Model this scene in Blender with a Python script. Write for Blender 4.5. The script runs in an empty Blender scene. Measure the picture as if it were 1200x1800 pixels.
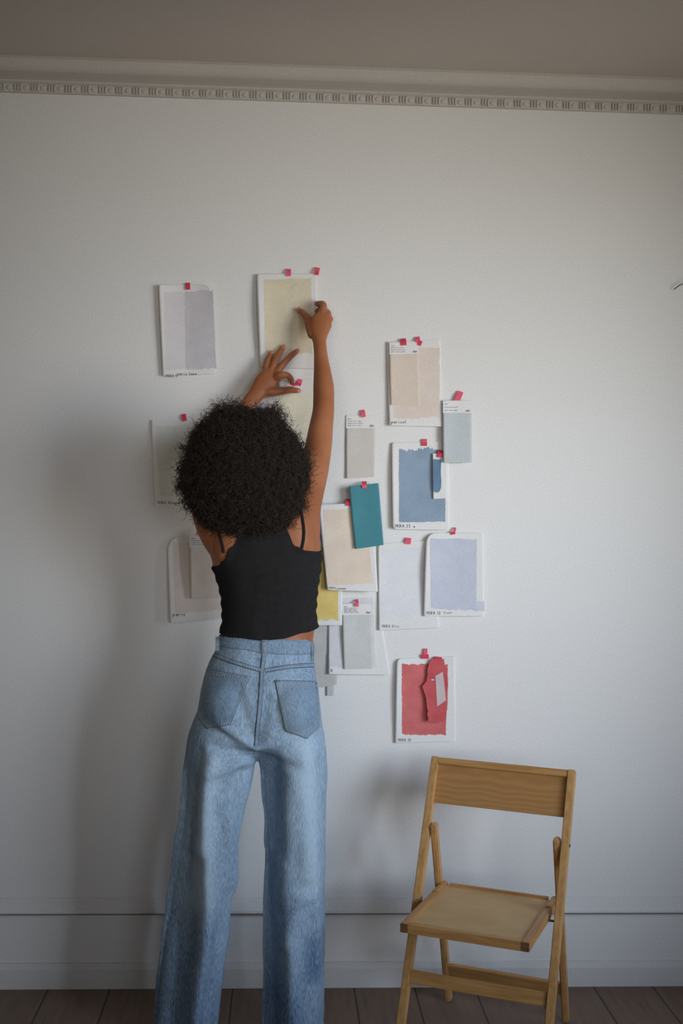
import bpy, bmesh, math, random
import numpy as np
from mathutils import Vector, noise
from mathutils.bvhtree import BVHTree
random.seed(7); rng = np.random.default_rng(7)
S = bpy.context.scene
COL = S.collection
PI = math.pi

# ------------------------------------------------------------------ camera
F = 2080.0; AL = math.radians(2.9); RO = math.radians(0.9); D = 3.714; H = 1.527
pt = math.atan((900 - 881) / F)
fw = Vector((math.sin(AL) * math.cos(pt), math.cos(AL) * math.cos(pt), -math.sin(pt)))
r0 = Vector((math.cos(AL), -math.sin(AL), 0)); u0 = r0.cross(fw)
RT = r0 * math.cos(RO) + u0 * math.sin(RO); UP = RT.cross(fw)
CAM = Vector((-D * math.sin(AL), -D * math.cos(AL), H))
cd = bpy.data.cameras.new('camera'); co = bpy.data.objects.new('camera', cd); COL.objects.link(co)
cd.sensor_fit = 'VERTICAL'; cd.sensor_height = 36; cd.lens = 36 * F / 1800
from mathutils import Matrix
m = Matrix((RT, UP, -fw)).transposed().to_4x4(); m.translation = CAM
co.matrix_world = m; S.camera = co; cd.clip_start = 0.05

def ray(x, y): return fw + RT * ((x - 600) / F) - UP * ((y - 900) / F)
def P(x, y, Y):            # where a sight line meets the vertical plane at depth Y
    d = ray(x, y); return CAM + d * ((Y - CAM.y) / d.y)

# ------------------------------------------------------------------ materials
def lin(c):
    return tuple(((v / 255) / 12.92 if v / 255 <= .04045 else ((v / 255 + .055) / 1.055) ** 2.4) for v in c) + (1,)
def mat(name, col, rough=.8, spec=.3, noise_amt=0, noise_scale=30, bump=0, bump_scale=200, metal=0, stretch=None, col2=None, detail=4, sss=0):
    mt = bpy.data.materials.new(name); mt.use_nodes = True
    nt = mt.node_tree; b = nt.nodes['Principled BSDF']
    b.inputs['Base Color'].default_value = lin(col); b.inputs['Roughness'].default_value = rough
    b.inputs['Specular IOR Level'].default_value = spec; b.inputs['Metallic'].default_value = metal
    tc = nt.nodes.new('ShaderNodeTexCoord'); mp = nt.nodes.new('ShaderNodeMapping')
    nt.links.new(tc.outputs['Object'], mp.inputs['Vector'])
    if stretch: mp.inputs['Scale'].default_value = stretch
    if sss:
        b.inputs['Subsurface Weight'].default_value = sss; b.inputs['Subsurface Radius'].default_value = (.02, .008, .004); b.inputs['Subsurface Scale'].default_value = .4
    if noise_amt or col2:
        n = nt.nodes.new('ShaderNodeTexNoise'); n.inputs['Scale'].default_value = noise_scale; n.inputs['Detail'].default_value = detail
        nt.links.new(mp.outputs[0], n.inputs['Vector'])
        r = nt.nodes.new('ShaderNodeValToRGB'); nt.links.new(n.outputs['Fac'], r.inputs['Fac'])
        c = lin(col); c2 = lin(col2) if col2 else tuple(v * (1 - noise_amt) for v in c[:3]) + (1,)
        r.color_ramp.elements[0].position = .35; r.color_ramp.elements[1].position = .65
        r.color_ramp.elements[0].color = c2; r.color_ramp.elements[1].color = c
        nt.links.new(r.outputs['Color'], b.inputs['Base Color'])
    if bump:
        n2 = nt.nodes.new('ShaderNodeTexNoise'); n2.inputs['Scale'].default_value = bump_scale; n2.inputs['Detail'].default_value = 3
        nt.links.new(mp.outputs[0], n2.inputs['Vector'])
        bp = nt.nodes.new('ShaderNodeBump'); bp.inputs['Strength'].default_value = 1; bp.inputs['Distance'].default_value = bump
        nt.links.new(n2.outputs['Fac'], bp.inputs['Height']); nt.links.new(bp.outputs['Normal'], b.inputs['Normal'])
    return mt
def speckle(mt, scale=330, lo=.86, hi=1.12):
    """fine mottled grain multiplied into the surface colour"""
    nt = mt.node_tree; b = nt.nodes['Principled BSDF']
    tc = nt.nodes.new('ShaderNodeTexCoord'); n = nt.nodes.new('ShaderNodeTexNoise'); n.inputs['Scale'].default_value = scale; n.inputs['Detail'].default_value = 2
    nt.links.new(tc.outputs['Object'], n.inputs['Vector'])
    mr = nt.nodes.new('ShaderNodeMapRange'); mr.inputs['From Min'].default_value = .3; mr.inputs['From Max'].default_value = .7
    mr.inputs['To Min'].default_value = lo; mr.inputs['To Max'].default_value = hi; nt.links.new(n.outputs['Fac'], mr.inputs['Value'])
    mx = nt.nodes.new('ShaderNodeVectorMath'); mx.operation = 'SCALE'
    inp = b.inputs['Base Color']
    if inp.is_linked:
        s = inp.links[0].from_socket; nt.links.new(s, mx.inputs[0])
    else:
        mx.inputs[0].default_value = inp.default_value[:3]
    nt.links.new(mr.outputs[0], mx.inputs['Scale']); nt.links.new(mx.outputs[0], inp)
    return mt

M_wall = speckle(mat('wall_paint', (232, 230, 227), .9, .15, .02, 1.5, .0004, 300), 300, .90, 1.10)
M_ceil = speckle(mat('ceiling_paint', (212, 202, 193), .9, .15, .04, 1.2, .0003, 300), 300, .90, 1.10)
M_trim = speckle(mat('trim_paint', (222, 220, 217), .65, .3, .03, 6, .0003, 200), 300, .92, 1.08)
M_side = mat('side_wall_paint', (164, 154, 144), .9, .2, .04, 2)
M_hair = mat('hair_strands', (62, 53, 48), .7, .2)
M_core = mat('hair_core', (44, 39, 36), .95, .05)
M_top = mat('black_knit', (46, 45, 45), .95, .08, .15, 60, .0006, 500)
M_skin = mat('brown_skin', (178, 114, 76), .5, .35, .12, 9, .0003, 260, col2=(158, 95, 60), sss=.1)
M_nail = mat('fingernail', (214, 128, 118), .3, .5)
M_paper = speckle(mat('paper', (232, 230, 227), .85, .2, .02, 8, .0004, 80), 300, .95, 1.05)
M_tape = speckle(mat('pink_tape', (232, 92, 118), .6, .3), 300, .92, 1.08)
M_tape_dark = speckle(mat('pink_tape_double', (214, 58, 88), .6, .3), 300, .92, 1.08)
M_ink = mat('black_ink', (84, 80, 80), .8, .1)
M_print = mat('grey_print', (150, 148, 150), .8, .1)
M_metal = mat('steel', (120, 122, 126), .35, .5, metal=.8)
M_wire = mat('dark_wire', (52, 46, 42), .6, .3)
M_thread = mat('tan_thread', (192, 188, 180), .8, .1)
M_groove = mat('indigo_edge', (52, 68, 92), .9, .1)
M_rivet = mat('orange_thread', (176, 132, 104), .8, .1)

def wood(name, c1, c2, axis='X', rough=.45, scale=7):
    mt = bpy.data.materials.new(name); mt.use_nodes = True; nt = mt.node_tree; b = nt.nodes['Principled BSDF']
    tc = nt.nodes.new('ShaderNodeTexCoord'); mp = nt.nodes.new('ShaderNodeMapping'); nt.links.new(tc.outputs['Object'], mp.inputs[0])
    sc = {'X': (1, 14, 14), 'Y': (14, 1, 14), 'Z': (14, 14, 1), 'A': (3, 3, 9)}[axis]; mp.inputs['Scale'].default_value = sc
    n = nt.nodes.new('ShaderNodeTexNoise'); n.inputs['Scale'].default_value = scale; n.inputs['Detail'].default_value = 6; n.inputs['Distortion'].default_value = .6
    nt.links.new(mp.outputs[0], n.inputs['Vector'])
    r = nt.nodes.new('ShaderNodeValToRGB'); r.color_ramp.elements[0].position = .3; r.color_ramp.elements[1].position = .7
    r.color_ramp.elements[0].color = lin(c1); r.color_ramp.elements[1].color = lin(c2)
    nt.links.new(n.outputs['Fac'], r.inputs[0]); nt.links.new(r.outputs[0], b.inputs['Base Color'])
    b.inputs['Roughness'].default_value = rough; b.inputs['Specular IOR Level'].default_value = .4
    return mt
M_wx = wood('beech_rail', (176, 128, 74), (204, 156, 98), 'X'); M_wz = wood('beech_upright', (184, 138, 84), (212, 166, 108), 'Z')
M_wy = wood('beech_side', (172, 124, 76), (200, 150, 96), 'Y')
M_wend = wood('beech_end_grain', (104, 74, 48), (128, 92, 60), 'A', .7)
M_wpanel = wood('seat_plywood', (200, 163, 112), (211, 177, 126), 'A', .55, 4)

def plywood_back():
    mt = bpy.data.materials.new('back_plywood'); mt.use_nodes = True; nt = mt.node_tree; b = nt.nodes['Principled BSDF']
    tc = nt.nodes.new('ShaderNodeTexCoord'); mp = nt.nodes.new('ShaderNodeMapping'); nt.links.new(tc.outputs['Object'], mp.inputs[0])
    mp.inputs['Scale'].default_value = (2.2, 1, 6)
    w = nt.nodes.new('ShaderNodeTexWave'); w.wave_type = 'RINGS'; w.inputs['Scale'].default_value = 5; w.inputs['Distortion'].default_value = 5
    w.inputs['Detail'].default_value = 4; w.inputs['Detail Scale'].default_value = 1.2
    mp.inputs['Location'].default_value = (-.15, 0, -4.5)
    nt.links.new(mp.outputs[0], w.inputs[0])
    r = nt.nodes.new('ShaderNodeValToRGB'); r.color_ramp.elements[0].color = lin((176, 128, 76)); r.color_ramp.elements[1].color = lin((188, 140, 86))
    nt.links.new(w.outputs['Fac'], r.inputs[0]); nt.links.new(r.outputs[0], b.inputs['Base Color']); b.inputs['Roughness'].default_value = .45
    return mt
M_wback = plywood_back()

def floor_mat():
    mt = bpy.data.materials.new('dark_floorboards'); mt.use_nodes = True; nt = mt.node_tree; b = nt.nodes['Principled BSDF']
    tc = nt.nodes.new('ShaderNodeTexCoord'); mp = nt.nodes.new('ShaderNodeMapping'); nt.links.new(tc.outputs['Object'], mp.inputs[0])
    mp.inputs['Scale'].default_value = (18, 1.4, 1)
    n = nt.nodes.new('ShaderNodeTexNoise'); n.inputs['Scale'].default_value = 3; n.inputs['Detail'].default_value = 6; nt.links.new(mp.outputs[0], n.inputs['Vector'])
    r = nt.nodes.new('ShaderNodeValToRGB'); r.color_ramp.elements[0].position = .3; r.color_ramp.elements[1].position = .7
    r.color_ramp.elements[0].color = lin((116, 94, 78)); r.color_ramp.elements[1].color = lin((134, 111, 94))
    nt.links.new(n.outputs['Fac'], r.inputs[0])
    # plank joints along the room depth
    sx = nt.nodes.new('ShaderNodeSeparateXYZ'); nt.links.new(tc.outputs['Object'], sx.inputs[0])
    a = nt.nodes.new('ShaderNodeMath'); a.operation = 'ADD'; a.inputs[1].default_value = 10.0 + .01; nt.links.new(sx.outputs['X'], a.inputs[0])
    md = nt.nodes.new('ShaderNodeMath'); md.operation = 'MODULO'; md.inputs[1].default_value = .19; nt.links.new(a.outputs[0], md.inputs[0])
    lt = nt.nodes.new('ShaderNodeMath'); lt.operation = 'LESS_THAN'; lt.inputs[1].default_value = .005; nt.links.new(md.outputs[0], lt.inputs[0])
    mx = nt.nodes.new('ShaderNodeMix'); mx.data_type = 'RGBA'; nt.links.new(lt.outputs[0], mx.inputs[0]); nt.links.new(r.outputs[0], mx.inputs[6]); mx.inputs[7].default_value = lin((52, 46, 42))
    nt.links.new(mx.outputs[2], b.inputs['Base Color']); b.inputs['Roughness'].default_value = .55
    return mt
M_floor = floor_mat()

def denim(name, dark, light, fade=True):
    mt = bpy.data.materials.new(name); mt.use_nodes = True; nt = mt.node_tree; b = nt.nodes['Principled BSDF']
    L = nt.links.new; N = nt.nodes.new
    tc = N('ShaderNodeTexCoord'); mp = N('ShaderNodeMapping'); L(tc.outputs['Object'], mp.inputs[0]); mp.inputs['Scale'].default_value = (9, 9, 2.2)
    n = N('ShaderNodeTexNoise'); n.inputs['Scale'].default_value = 1; n.inputs['Detail'].default_value = 6; n.inputs['Roughness'].default_value = .6; L(mp.outputs[0], n.inputs['Vector'])
    mp2 = N('ShaderNodeMapping'); L(tc.outputs['Object'], mp2.inputs[0]); mp2.inputs['Scale'].default_value = (420, 420, 60)
    n2 = N('ShaderNodeTexNoise'); n2.inputs['Scale'].default_value = 1; n2.inputs['Detail'].default_value = 2; L(mp2.outputs[0], n2.inputs['Vector'])
    mr = N('ShaderNodeMapRange'); mr.inputs['From Min'].default_value = .3; mr.inputs['From Max'].default_value = .7; L(n.outputs['Fac'], mr.inputs['Value'])
    mr2 = N('ShaderNodeMapRange'); mr2.inputs['From Min'].default_value = .3; mr2.inputs['From Max'].default_value = .7
    mr2.inputs['To Min'].default_value = -.28; mr2.inputs['To Max'].default_value = .28; L(n2.outputs['Fac'], mr2.inputs['Value'])
    at = N('ShaderNodeAttribute'); at.attribute_name = 'wash'
    s1 = N('ShaderNodeMath'); s1.operation = 'MULTIPLY_ADD'; L(mr.outputs[0], s1.inputs[0]); s1.inputs[1].default_value = .35; L(mr2.outputs[0], s1.inputs[2])
    s2 = N('ShaderNodeMath'); s2.operation = 'ADD'; L(s1.outputs[0], s2.inputs[0])
    if fade: L(at.outputs['Fac'], s2.inputs[1])
    else: s2.inputs[1].default_value = .3
    r = N('ShaderNodeValToRGB'); r.color_ramp.elements[0].color = lin(dark); r.color_ramp.elements[1].color = lin(light); L(s2.outputs[0], r.inputs[0])
    L(r.outputs[0], b.inputs['Base Color']); b.inputs['Roughness'].default_value = .9; b.inputs['Specular IOR Level'].default_value = .15
    bp = N('ShaderNodeBump'); bp.inputs['Distance'].default_value = .0008; L(n2.outputs['Fac'], bp.inputs['Height']); L(bp.outputs[0], b.inputs['Normal'])
    return mt
M_denim = denim('washed_denim', (70, 98, 136), (184, 207, 224))
M_pocket = denim('pocket_denim', (96, 122, 152), (168, 190, 206), False)

# ------------------------------------------------------------------ mesh helpers
def meshobj(name, verts, faces, m, parent=None, smooth=True):
    me = bpy.data.meshes.new(name); me.from_pydata([tuple(v) for v in verts], [], faces); me.update()
    if smooth:
        me.polygons.foreach_set('use_smooth', [True] * len(me.polygons))
    o = bpy.data.objects.new(name, me); COL.objects.link(o)
    if m: me.materials.append(m)
    if parent: o.parent = parent
    return o
def bmobj(name, bm, m, parent=None, smooth=False):
    me = bpy.data.meshes.new(name); bm.to_mesh(me); bm.free()
    o = bpy.data.objects.new(name, me); COL.objects.link(o); me.materials.append(m)
    if smooth: me.polygons.foreach_set('use_smooth', [True] * len(me.polygons))
    if parent: o.parent = parent
    return o
def tag(o, label, cat, group=None):
    o['label'] = label; o['category'] = cat
    if group: o['group'] = group
    return o
def struct(o): o['kind'] = 'structure'; return o
def empty(name, loc, label, cat, group=None):
    o = bpy.data.objects.new(name, None); COL.objects.link(o); o.location = loc; o.empty_display_size = .05
    return tag(o, label, cat, group)
def box(bm, lo, hi, bev=0):
    lo = Vector(lo); hi = Vector(hi); t = bmesh.new()
    r = bmesh.ops.create_cube(t, size=1); 
    for v in t.verts: v.co = Vector(((lo.x + hi.x) / 2 + v.co.x * (hi.x - lo.x), (lo.y + hi.y) / 2 + v.co.y * (hi.y - lo.y), (lo.z + hi.z) / 2 + v.co.z * (hi.z - lo.z)))
    if bev: bmesh.ops.bevel(t, geom=list(t.edges), offset=bev, segments=2, affect='EDGES')
    me = bpy.data.meshes.new('t'); t.to_mesh(me); t.free(); bm.from_mesh(me); bpy.data.meshes.remove(me)
def boxobj(name, lo, hi, m, parent=None, bev=0):
    bm = bmesh.new(); box(bm, lo, hi, bev); return bmobj(name, bm, m, parent)
def bar(p, q, wx, wy, side, bev=.002):
    """bar from p to q, section wx along side, wy across"""
    p = Vector(p); q = Vector(q); t = (q - p); L = t.length; t.normalize(); s = Vector(side); s = (s - t * s.dot(t)).normalized(); n = t.cross(s)
    bm = bmesh.new(); box(bm, (-wx / 2, -wy / 2, 0), (wx / 2, wy / 2, L), bev)
    for v in bm.verts: v.co = p + s * v.co.x + n * v.co.y + t * v.co.z
    return bm
def tube(pts, rad, seg=8, cap=True):
    """verts, faces of a tube through pts (radius may be a list)"""
    pts = [Vector(p) for p in pts]; n = len(pts); V = []; Fc = []
    if not hasattr(rad, '__len__'): rad = [rad] * n
    side = None
    for i, p in enumerate(pts):
        t = (pts[min(i + 1, n - 1)] - pts[max(i - 1, 0)]).normalized()
        if side is None:
            side = t.cross(Vector((0.1, 1, .05))); 
            if side.length < .1: side = t.cross(Vector((1, 0, 0)))
        side = (side - t * side.dot(t)).normalized(); b = t.cross(side)
        for k in range(seg):
            a = 2 * PI * k / seg; V.append(p + (side * math.cos(a) + b * math.sin(a)) * rad[i])
    for i in range(n - 1):
        for k in range(seg): Fc.append((i * seg + k, i * seg + (k + 1) % seg, (i + 1) * seg + (k + 1) % seg, (i + 1) * seg + k))
    if cap: Fc.append(tuple(range(seg))[::-1]); Fc.append(tuple((n - 1) * seg + k for k in range(seg)))
    return V, Fc
def merge(parts):
    V = []; Fc = []
    for v, f in parts:
        o = len(V); V += list(v); Fc += [tuple(i + o for i in q) for q in f]
    return V, Fc
def cr(a, b, c, d, t):     # catmull-rom
    return .5 * ((2 * b) + (c - a) * t + (2 * a - 5 * b + 4 * c - d) * t * t + (3 * b - a - 3 * c + d) * t ** 3)
def resample(rows, sub):
    out = []; n = len(rows); rows = [np.array(r, float) for r in rows]
    for i in range(n - 1):
        a = rows[max(i - 1, 0)]; b = rows[i]; c = rows[i + 1]; d = rows[min(i + 2, n - 1)]
        for k in range(sub): out.append(cr(a, b, c, d, k / sub))
    out.append(rows[-1]); return out
def limb(rows, sub=4, seg=20, endcap=.6):
    """rows: (px, py, Y, half width in px, depth radius m or None): a smooth closed tapering tube"""
    R = []
    for r in rows:
        c = P(r[0], r[1], r[2]); sc = F / (c - CAM).dot(fw); hw = r[3] / sc; dp = r[4] if len(r) > 4 and r[4] else hw * .92
        R.append((c.x, c.y, c.z, hw, dp))
    R = resample(R, sub); n = len(R); V = []; Fc = []
    C = [Vector(r[:3]) for r in R]
    def ring(c, t, a, b):
        s = t.cross(Vector((0, 1, 0)))
        if s.length < .3: s = t.cross(Vector((0, 0, 1)))
        s.normalize(); q = t.cross(s)
        for k in range(seg):
            th = 2 * PI * k / seg; V.append(c + s * math.cos(th) * a + q * math.sin(th) * b)
    def tan(i): return (C[min(i + 1, n - 1)] - C[max(i - 1, 0)]).normalized()
    t0 = tan(0); t1 = tan(n - 1)
    for e in (.99, .8, .45): ring(C[0] - t0 * R[0][3] * endcap * e, t0, R[0][3] * math.sqrt(1 - e * e), R[0][4] * math.sqrt(1 - e * e))
    for i in range(n): ring(C[i], tan(i), R[i][3], R[i][4])
    for e in (.45, .8, .99): ring(C[-1] + t1 * R[-1][3] * endcap * e, t1, R[-1][3] * math.sqrt(1 - e * e), R[-1][4] * math.sqrt(1 - e * e))
    nn = len(V) // seg
    for i in range(nn - 1):
        for k in range(seg): Fc.append((i * seg + k, i * seg + (k + 1) % seg, (i + 1) * seg + (k + 1) % seg, (i + 1) * seg + k))
    Fc.append(tuple(range(seg))[::-1]); Fc.append(tuple((nn - 1) * seg + k for k in range(seg)))
    return V, Fc
def hloft(rows, sub=4, seg=40, ex=2.2):
    """rows: (py, left px, right px, Y, depth radius): stacked horizontal sections"""
    R = []
    for py, l, r, Y, dp in rows:
        a = P(l, py, Y); b = P(r, py, Y); z = P((l + r) / 2, py, Y).z
        R.append(((a.x + b.x) / 2, Y, z, (b.x - a.x) / 2, dp))
    R = resample(R, sub); V = []; Fc = []
    for x, y, z, a, d in R:
        for k in range(seg):
            th = 2 * PI * k / seg; c = math.cos(th); s = math.sin(th)
            V.append(Vector((x + a * math.copysign(abs(c) ** (2 / ex), c), y + d * math.copysign(abs(s) ** (2 / ex), s), z)))
    n = len(R)
    for i in range(n - 1):
        for k in range(seg): Fc.append((i * seg + k, i * seg + (k + 1) % seg, (i + 1) * seg + (k + 1) % seg, (i + 1) * seg + k))
    Fc.append(tuple(range(seg))[::-1]); Fc.append(tuple((n - 1) * seg + k for k in range(seg)))
    return V, Fc
def ellipsoid(c, r, rot=None, u=24, v=14):
    V = []; Fc = []; c = Vector(c)
    for i in range(v + 1):
        ph = PI * i / v; 
        for k in range(u):
            th = 2 * PI * k / u; q = Vector((r[0] * math.sin(ph) * math.cos(th), r[1] * math.sin(ph) * math.sin(th), r[2] * math.cos(ph)))
            if rot: q = rot @ q
            V.append(c + q)
    for i in range(v):
        for k in range(u): Fc.append((i * u + k, (i + 1) * u + k, (i + 1) * u + (k + 1) % u, i * u + (k + 1) % u))
    return V, Fc
def blend(name, parts, voxel, smooth_it, m, parent=None):
    """merge closed shapes into one continuous skin"""
    V, Fc = merge(parts)
    o = meshobj(name + '_src', V, Fc, None)
    bm = bmesh.new(); bm.from_mesh(o.data); bmesh.ops.remove_doubles(bm, verts=bm.verts, dist=1e-6); bmesh.ops.recalc_face_normals(bm, faces=bm.faces); bm.to_mesh(o.data); bm.free()
    r = o.modifiers.new('r', 'REMESH'); r.mode = 'VOXEL'; r.voxel_size = voxel; r.use_smooth_shade = True
    s = o.modifiers.new('s', 'SMOOTH'); s.factor = .5; s.iterations = smooth_it
    dg = bpy.context.evaluated_depsgraph_get(); me = bpy.data.meshes.new_from_object(o.evaluated_get(dg)); me.name = name
    bpy.data.objects.remove(o); q = bpy.data.objects.new(name, me); COL.objects.link(q); me.materials.clear(); me.materials.append(m)
    me.polygons.foreach_set('use_smooth', [True] * len(me.polygons))
    if parent: q.parent = parent
    return q
def bvh_of(o):
    me = o.data; return BVHTree.FromPolygons([v.co for v in me.vertices], [tuple(p.vertices) for p in me.polygons])

# ------------------------------------------------------------------ room
XL, XR, YB, ZC = -2.7, 2.15, -5.4, 2.853
WINS = [(-2.95, -1.45)]; WZ0, WZ1 = .75, 2.35          # the window in the right wall
struct(boxobj('floor', (XL - .1, YB - .1, -.06), (XR + .1, .1, 0), M_floor))
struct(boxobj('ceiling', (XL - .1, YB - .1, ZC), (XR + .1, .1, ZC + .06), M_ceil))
struct(boxobj('wall_back', (XL - .1, 0, 0), (XR + .1, .1, ZC), M_wall))
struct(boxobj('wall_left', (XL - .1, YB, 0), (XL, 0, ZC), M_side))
FWIN = [(-2.05, -.35), (.44, 2.10)]; FZ0, FZ1 = .85, 2.55          # two windows added behind the camera to house the fill lamps
bm = bmesh.new(); (a0, a1), (b0, b1) = FWIN
for p, q in ((XL - .1, a0), (a1, b0), (b1, XR + .1)): box(bm, (p, YB - .2, 0), (q, YB, ZC))
for p, q in FWIN: box(bm, (p, YB - .2, 0), (q, YB, FZ0)); box(bm, (p, YB - .2, FZ1), (q, YB, ZC))
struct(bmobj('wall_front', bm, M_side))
bm = bmesh.new(); X1 = XR + .22
A1, B1 = WINS[0]
box(bm, (XR, YB, 0), (X1, A1, ZC)); box(bm, (XR, B1, 0), (X1, 0, ZC))
for a, b in WINS: box(bm, (XR, a, 0), (X1, b, WZ0)); box(bm, (XR, a, WZ1), (X1, b, ZC))
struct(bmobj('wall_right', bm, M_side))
mg = bpy.data.materials.new('window_glass'); mg.use_nodes = True; nt = mg.node_tree; nt.nodes.clear()
o_ = nt.nodes.new('ShaderNodeOutputMaterial'); tr = nt.nodes.new('ShaderNodeBsdfTransparent'); gl = nt.nodes.new('ShaderNodeBsdfGlossy'); gl.inputs['Roughness'].default_value = .02
mx = nt.nodes.new('ShaderNodeMixShader'); mx.inputs[0].default_value = .05; nt.links.new(tr.outputs[0], mx.inputs[1]); nt.links.new(gl.outputs[0], mx.inputs[2]); nt.links.new(mx.outputs[0], o_.inputs[0])
for n_, (WY0, WY1) in enumerate(WINS):
    bm = bmesh.new(); t = .06; xw = XR + .15
    box(bm, (xw, WY0, WZ0), (xw + .06, WY0 + t, WZ1)); box(bm, (xw, WY1 - t, WZ0), (xw + .06, WY1, WZ1))
    box(bm, (xw, WY0 + t, WZ0), (xw + .06, WY1 - t, WZ0 + t)); box(bm, (xw, WY0 + t, WZ1 - t), (xw + .06, WY1 - t, WZ1))
    box(bm, (xw, (WY0 + WY1) / 2 - .025, WZ0 + t), (xw + .06, (WY0 + WY1) / 2 + .025, WZ1 - t))
    win = struct(bmobj('window_%d' % (n_ + 1), bm, M_trim))
    for a, b in ((WY0 + t, (WY0 + WY1) / 2 - .025), ((WY0 + WY1) / 2 + .025, WY1 - t)): boxobj('pane', (xw + .027, a, WZ0 + t), (xw + .033, b, WZ1 - t), mg, win)

for n_, (FX0, FX1) in enumerate(FWIN):
    bm = bmesh.new(); t = .05; ya, yb = YB - .19, YB - .13
    box(bm, (FX0, ya, FZ0), (FX0 + t, yb, FZ1)); box(bm, (FX1 - t, ya, FZ0), (FX1, yb, FZ1)); box(bm, (FX0 + t, ya, FZ0), (FX1 - t, yb, FZ0 + t)); box(bm, (FX0 + t, ya, FZ1 - t), (FX1 - t, yb, FZ1))
    win = struct(bmobj('window_%d' % (n_ + 2), bm, M_trim)); boxobj('pane', (FX0 + t, ya + .027, FZ0 + t), (FX1 - t, ya + .033, FZ1 - t), mg, win)

# mouldings: profile (distance from wall, height) swept along the back wall
def sweep(name, prof, m):
    V = []; Fc = []; n = len(prof)
    for x in (XL, XR):
        for d, z in prof: V.append((x, -d, z))
    for i in range(n): j = (i + 1) % n; Fc.append((i, j, n + j, n + i))
    Fc.append(tuple(range(n))[::-1]); Fc.append(tuple(range(n, 2 * n)))
    o = meshobj(name, V, Fc, m, smooth=False)
    bm = bmesh.new(); bm.from_mesh(o.data); bmesh.ops.recalc_face_normals(bm, faces=bm.faces); bm.to_mesh(o.data); bm.free()
    return struct(o)
zb = 2.770
prof = [(0, zb), (.007, zb + .001), (.009, zb + .004), (.009, zb + .026), (.014, zb + .029), (.018, zb + .032), (.018, zb + .036), (.03, zb + .040), (.066, zb + .046), (.074, zb + .050), (.080, zb + .056), (.082, zb + .066), (.085, zb + .078), (.094, ZC), (0, ZC)]
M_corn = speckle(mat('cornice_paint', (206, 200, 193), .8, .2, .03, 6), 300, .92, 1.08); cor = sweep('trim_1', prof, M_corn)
parts = []
pitch = .0517; k = 0; x = XL + .02
while x < XR - .05:
    for j in range(3):      # three reeds
        xx = x + j * .0088; r = .0026
        parts.append(tube([(xx, -.0085, zb + .005), (xx, -.0125, zb + .008), (xx, -.0125, zb + .022), (xx, -.0085, zb + .025)], r, 5))
    parts.append(ellipsoid((x + .0345, -.009, zb + .015), (.0115, .003, .0085), u=10, v=6))   # bead
    x += pitch
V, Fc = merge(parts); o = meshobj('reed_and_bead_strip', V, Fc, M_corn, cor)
# dado ledge and low panel, baseboard
sweep('trim_2', [(0, .236), (.022, .236), (.0235, .238), (.0225, .244), (.012, .262), (.005, .275), (.003, .281), (0, .282)], M_trim)
M_shade_line = mat('painted_shade_line', (120, 116, 113), .9, .1); sweep('ledge_shade_strip', [(0, .2328), (.0225, .2328), (.0225, .2358), (0, .2358)], M_shade_line)  # dark strip under the ledge: its shade line put in as colour
sweep('baseboard_back', [(0, 0), (.016, 0), (.016, .060), (.013, .064), (.008, .0745), (.004, .077), (0, .078)], M_trim)
struct(boxobj('baseboard_left', (XL, YB, 0), (XL + .016, -.02, .078), M_trim))
struct(boxobj('baseboard_front', (XL + .02, YB, 0), (XR - .02, YB + .016, .078), M_trim))
struct(boxobj('baseboard_right', (XR - .016, YB + .02, 0), (XR, -.02, .078), M_trim))

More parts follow.
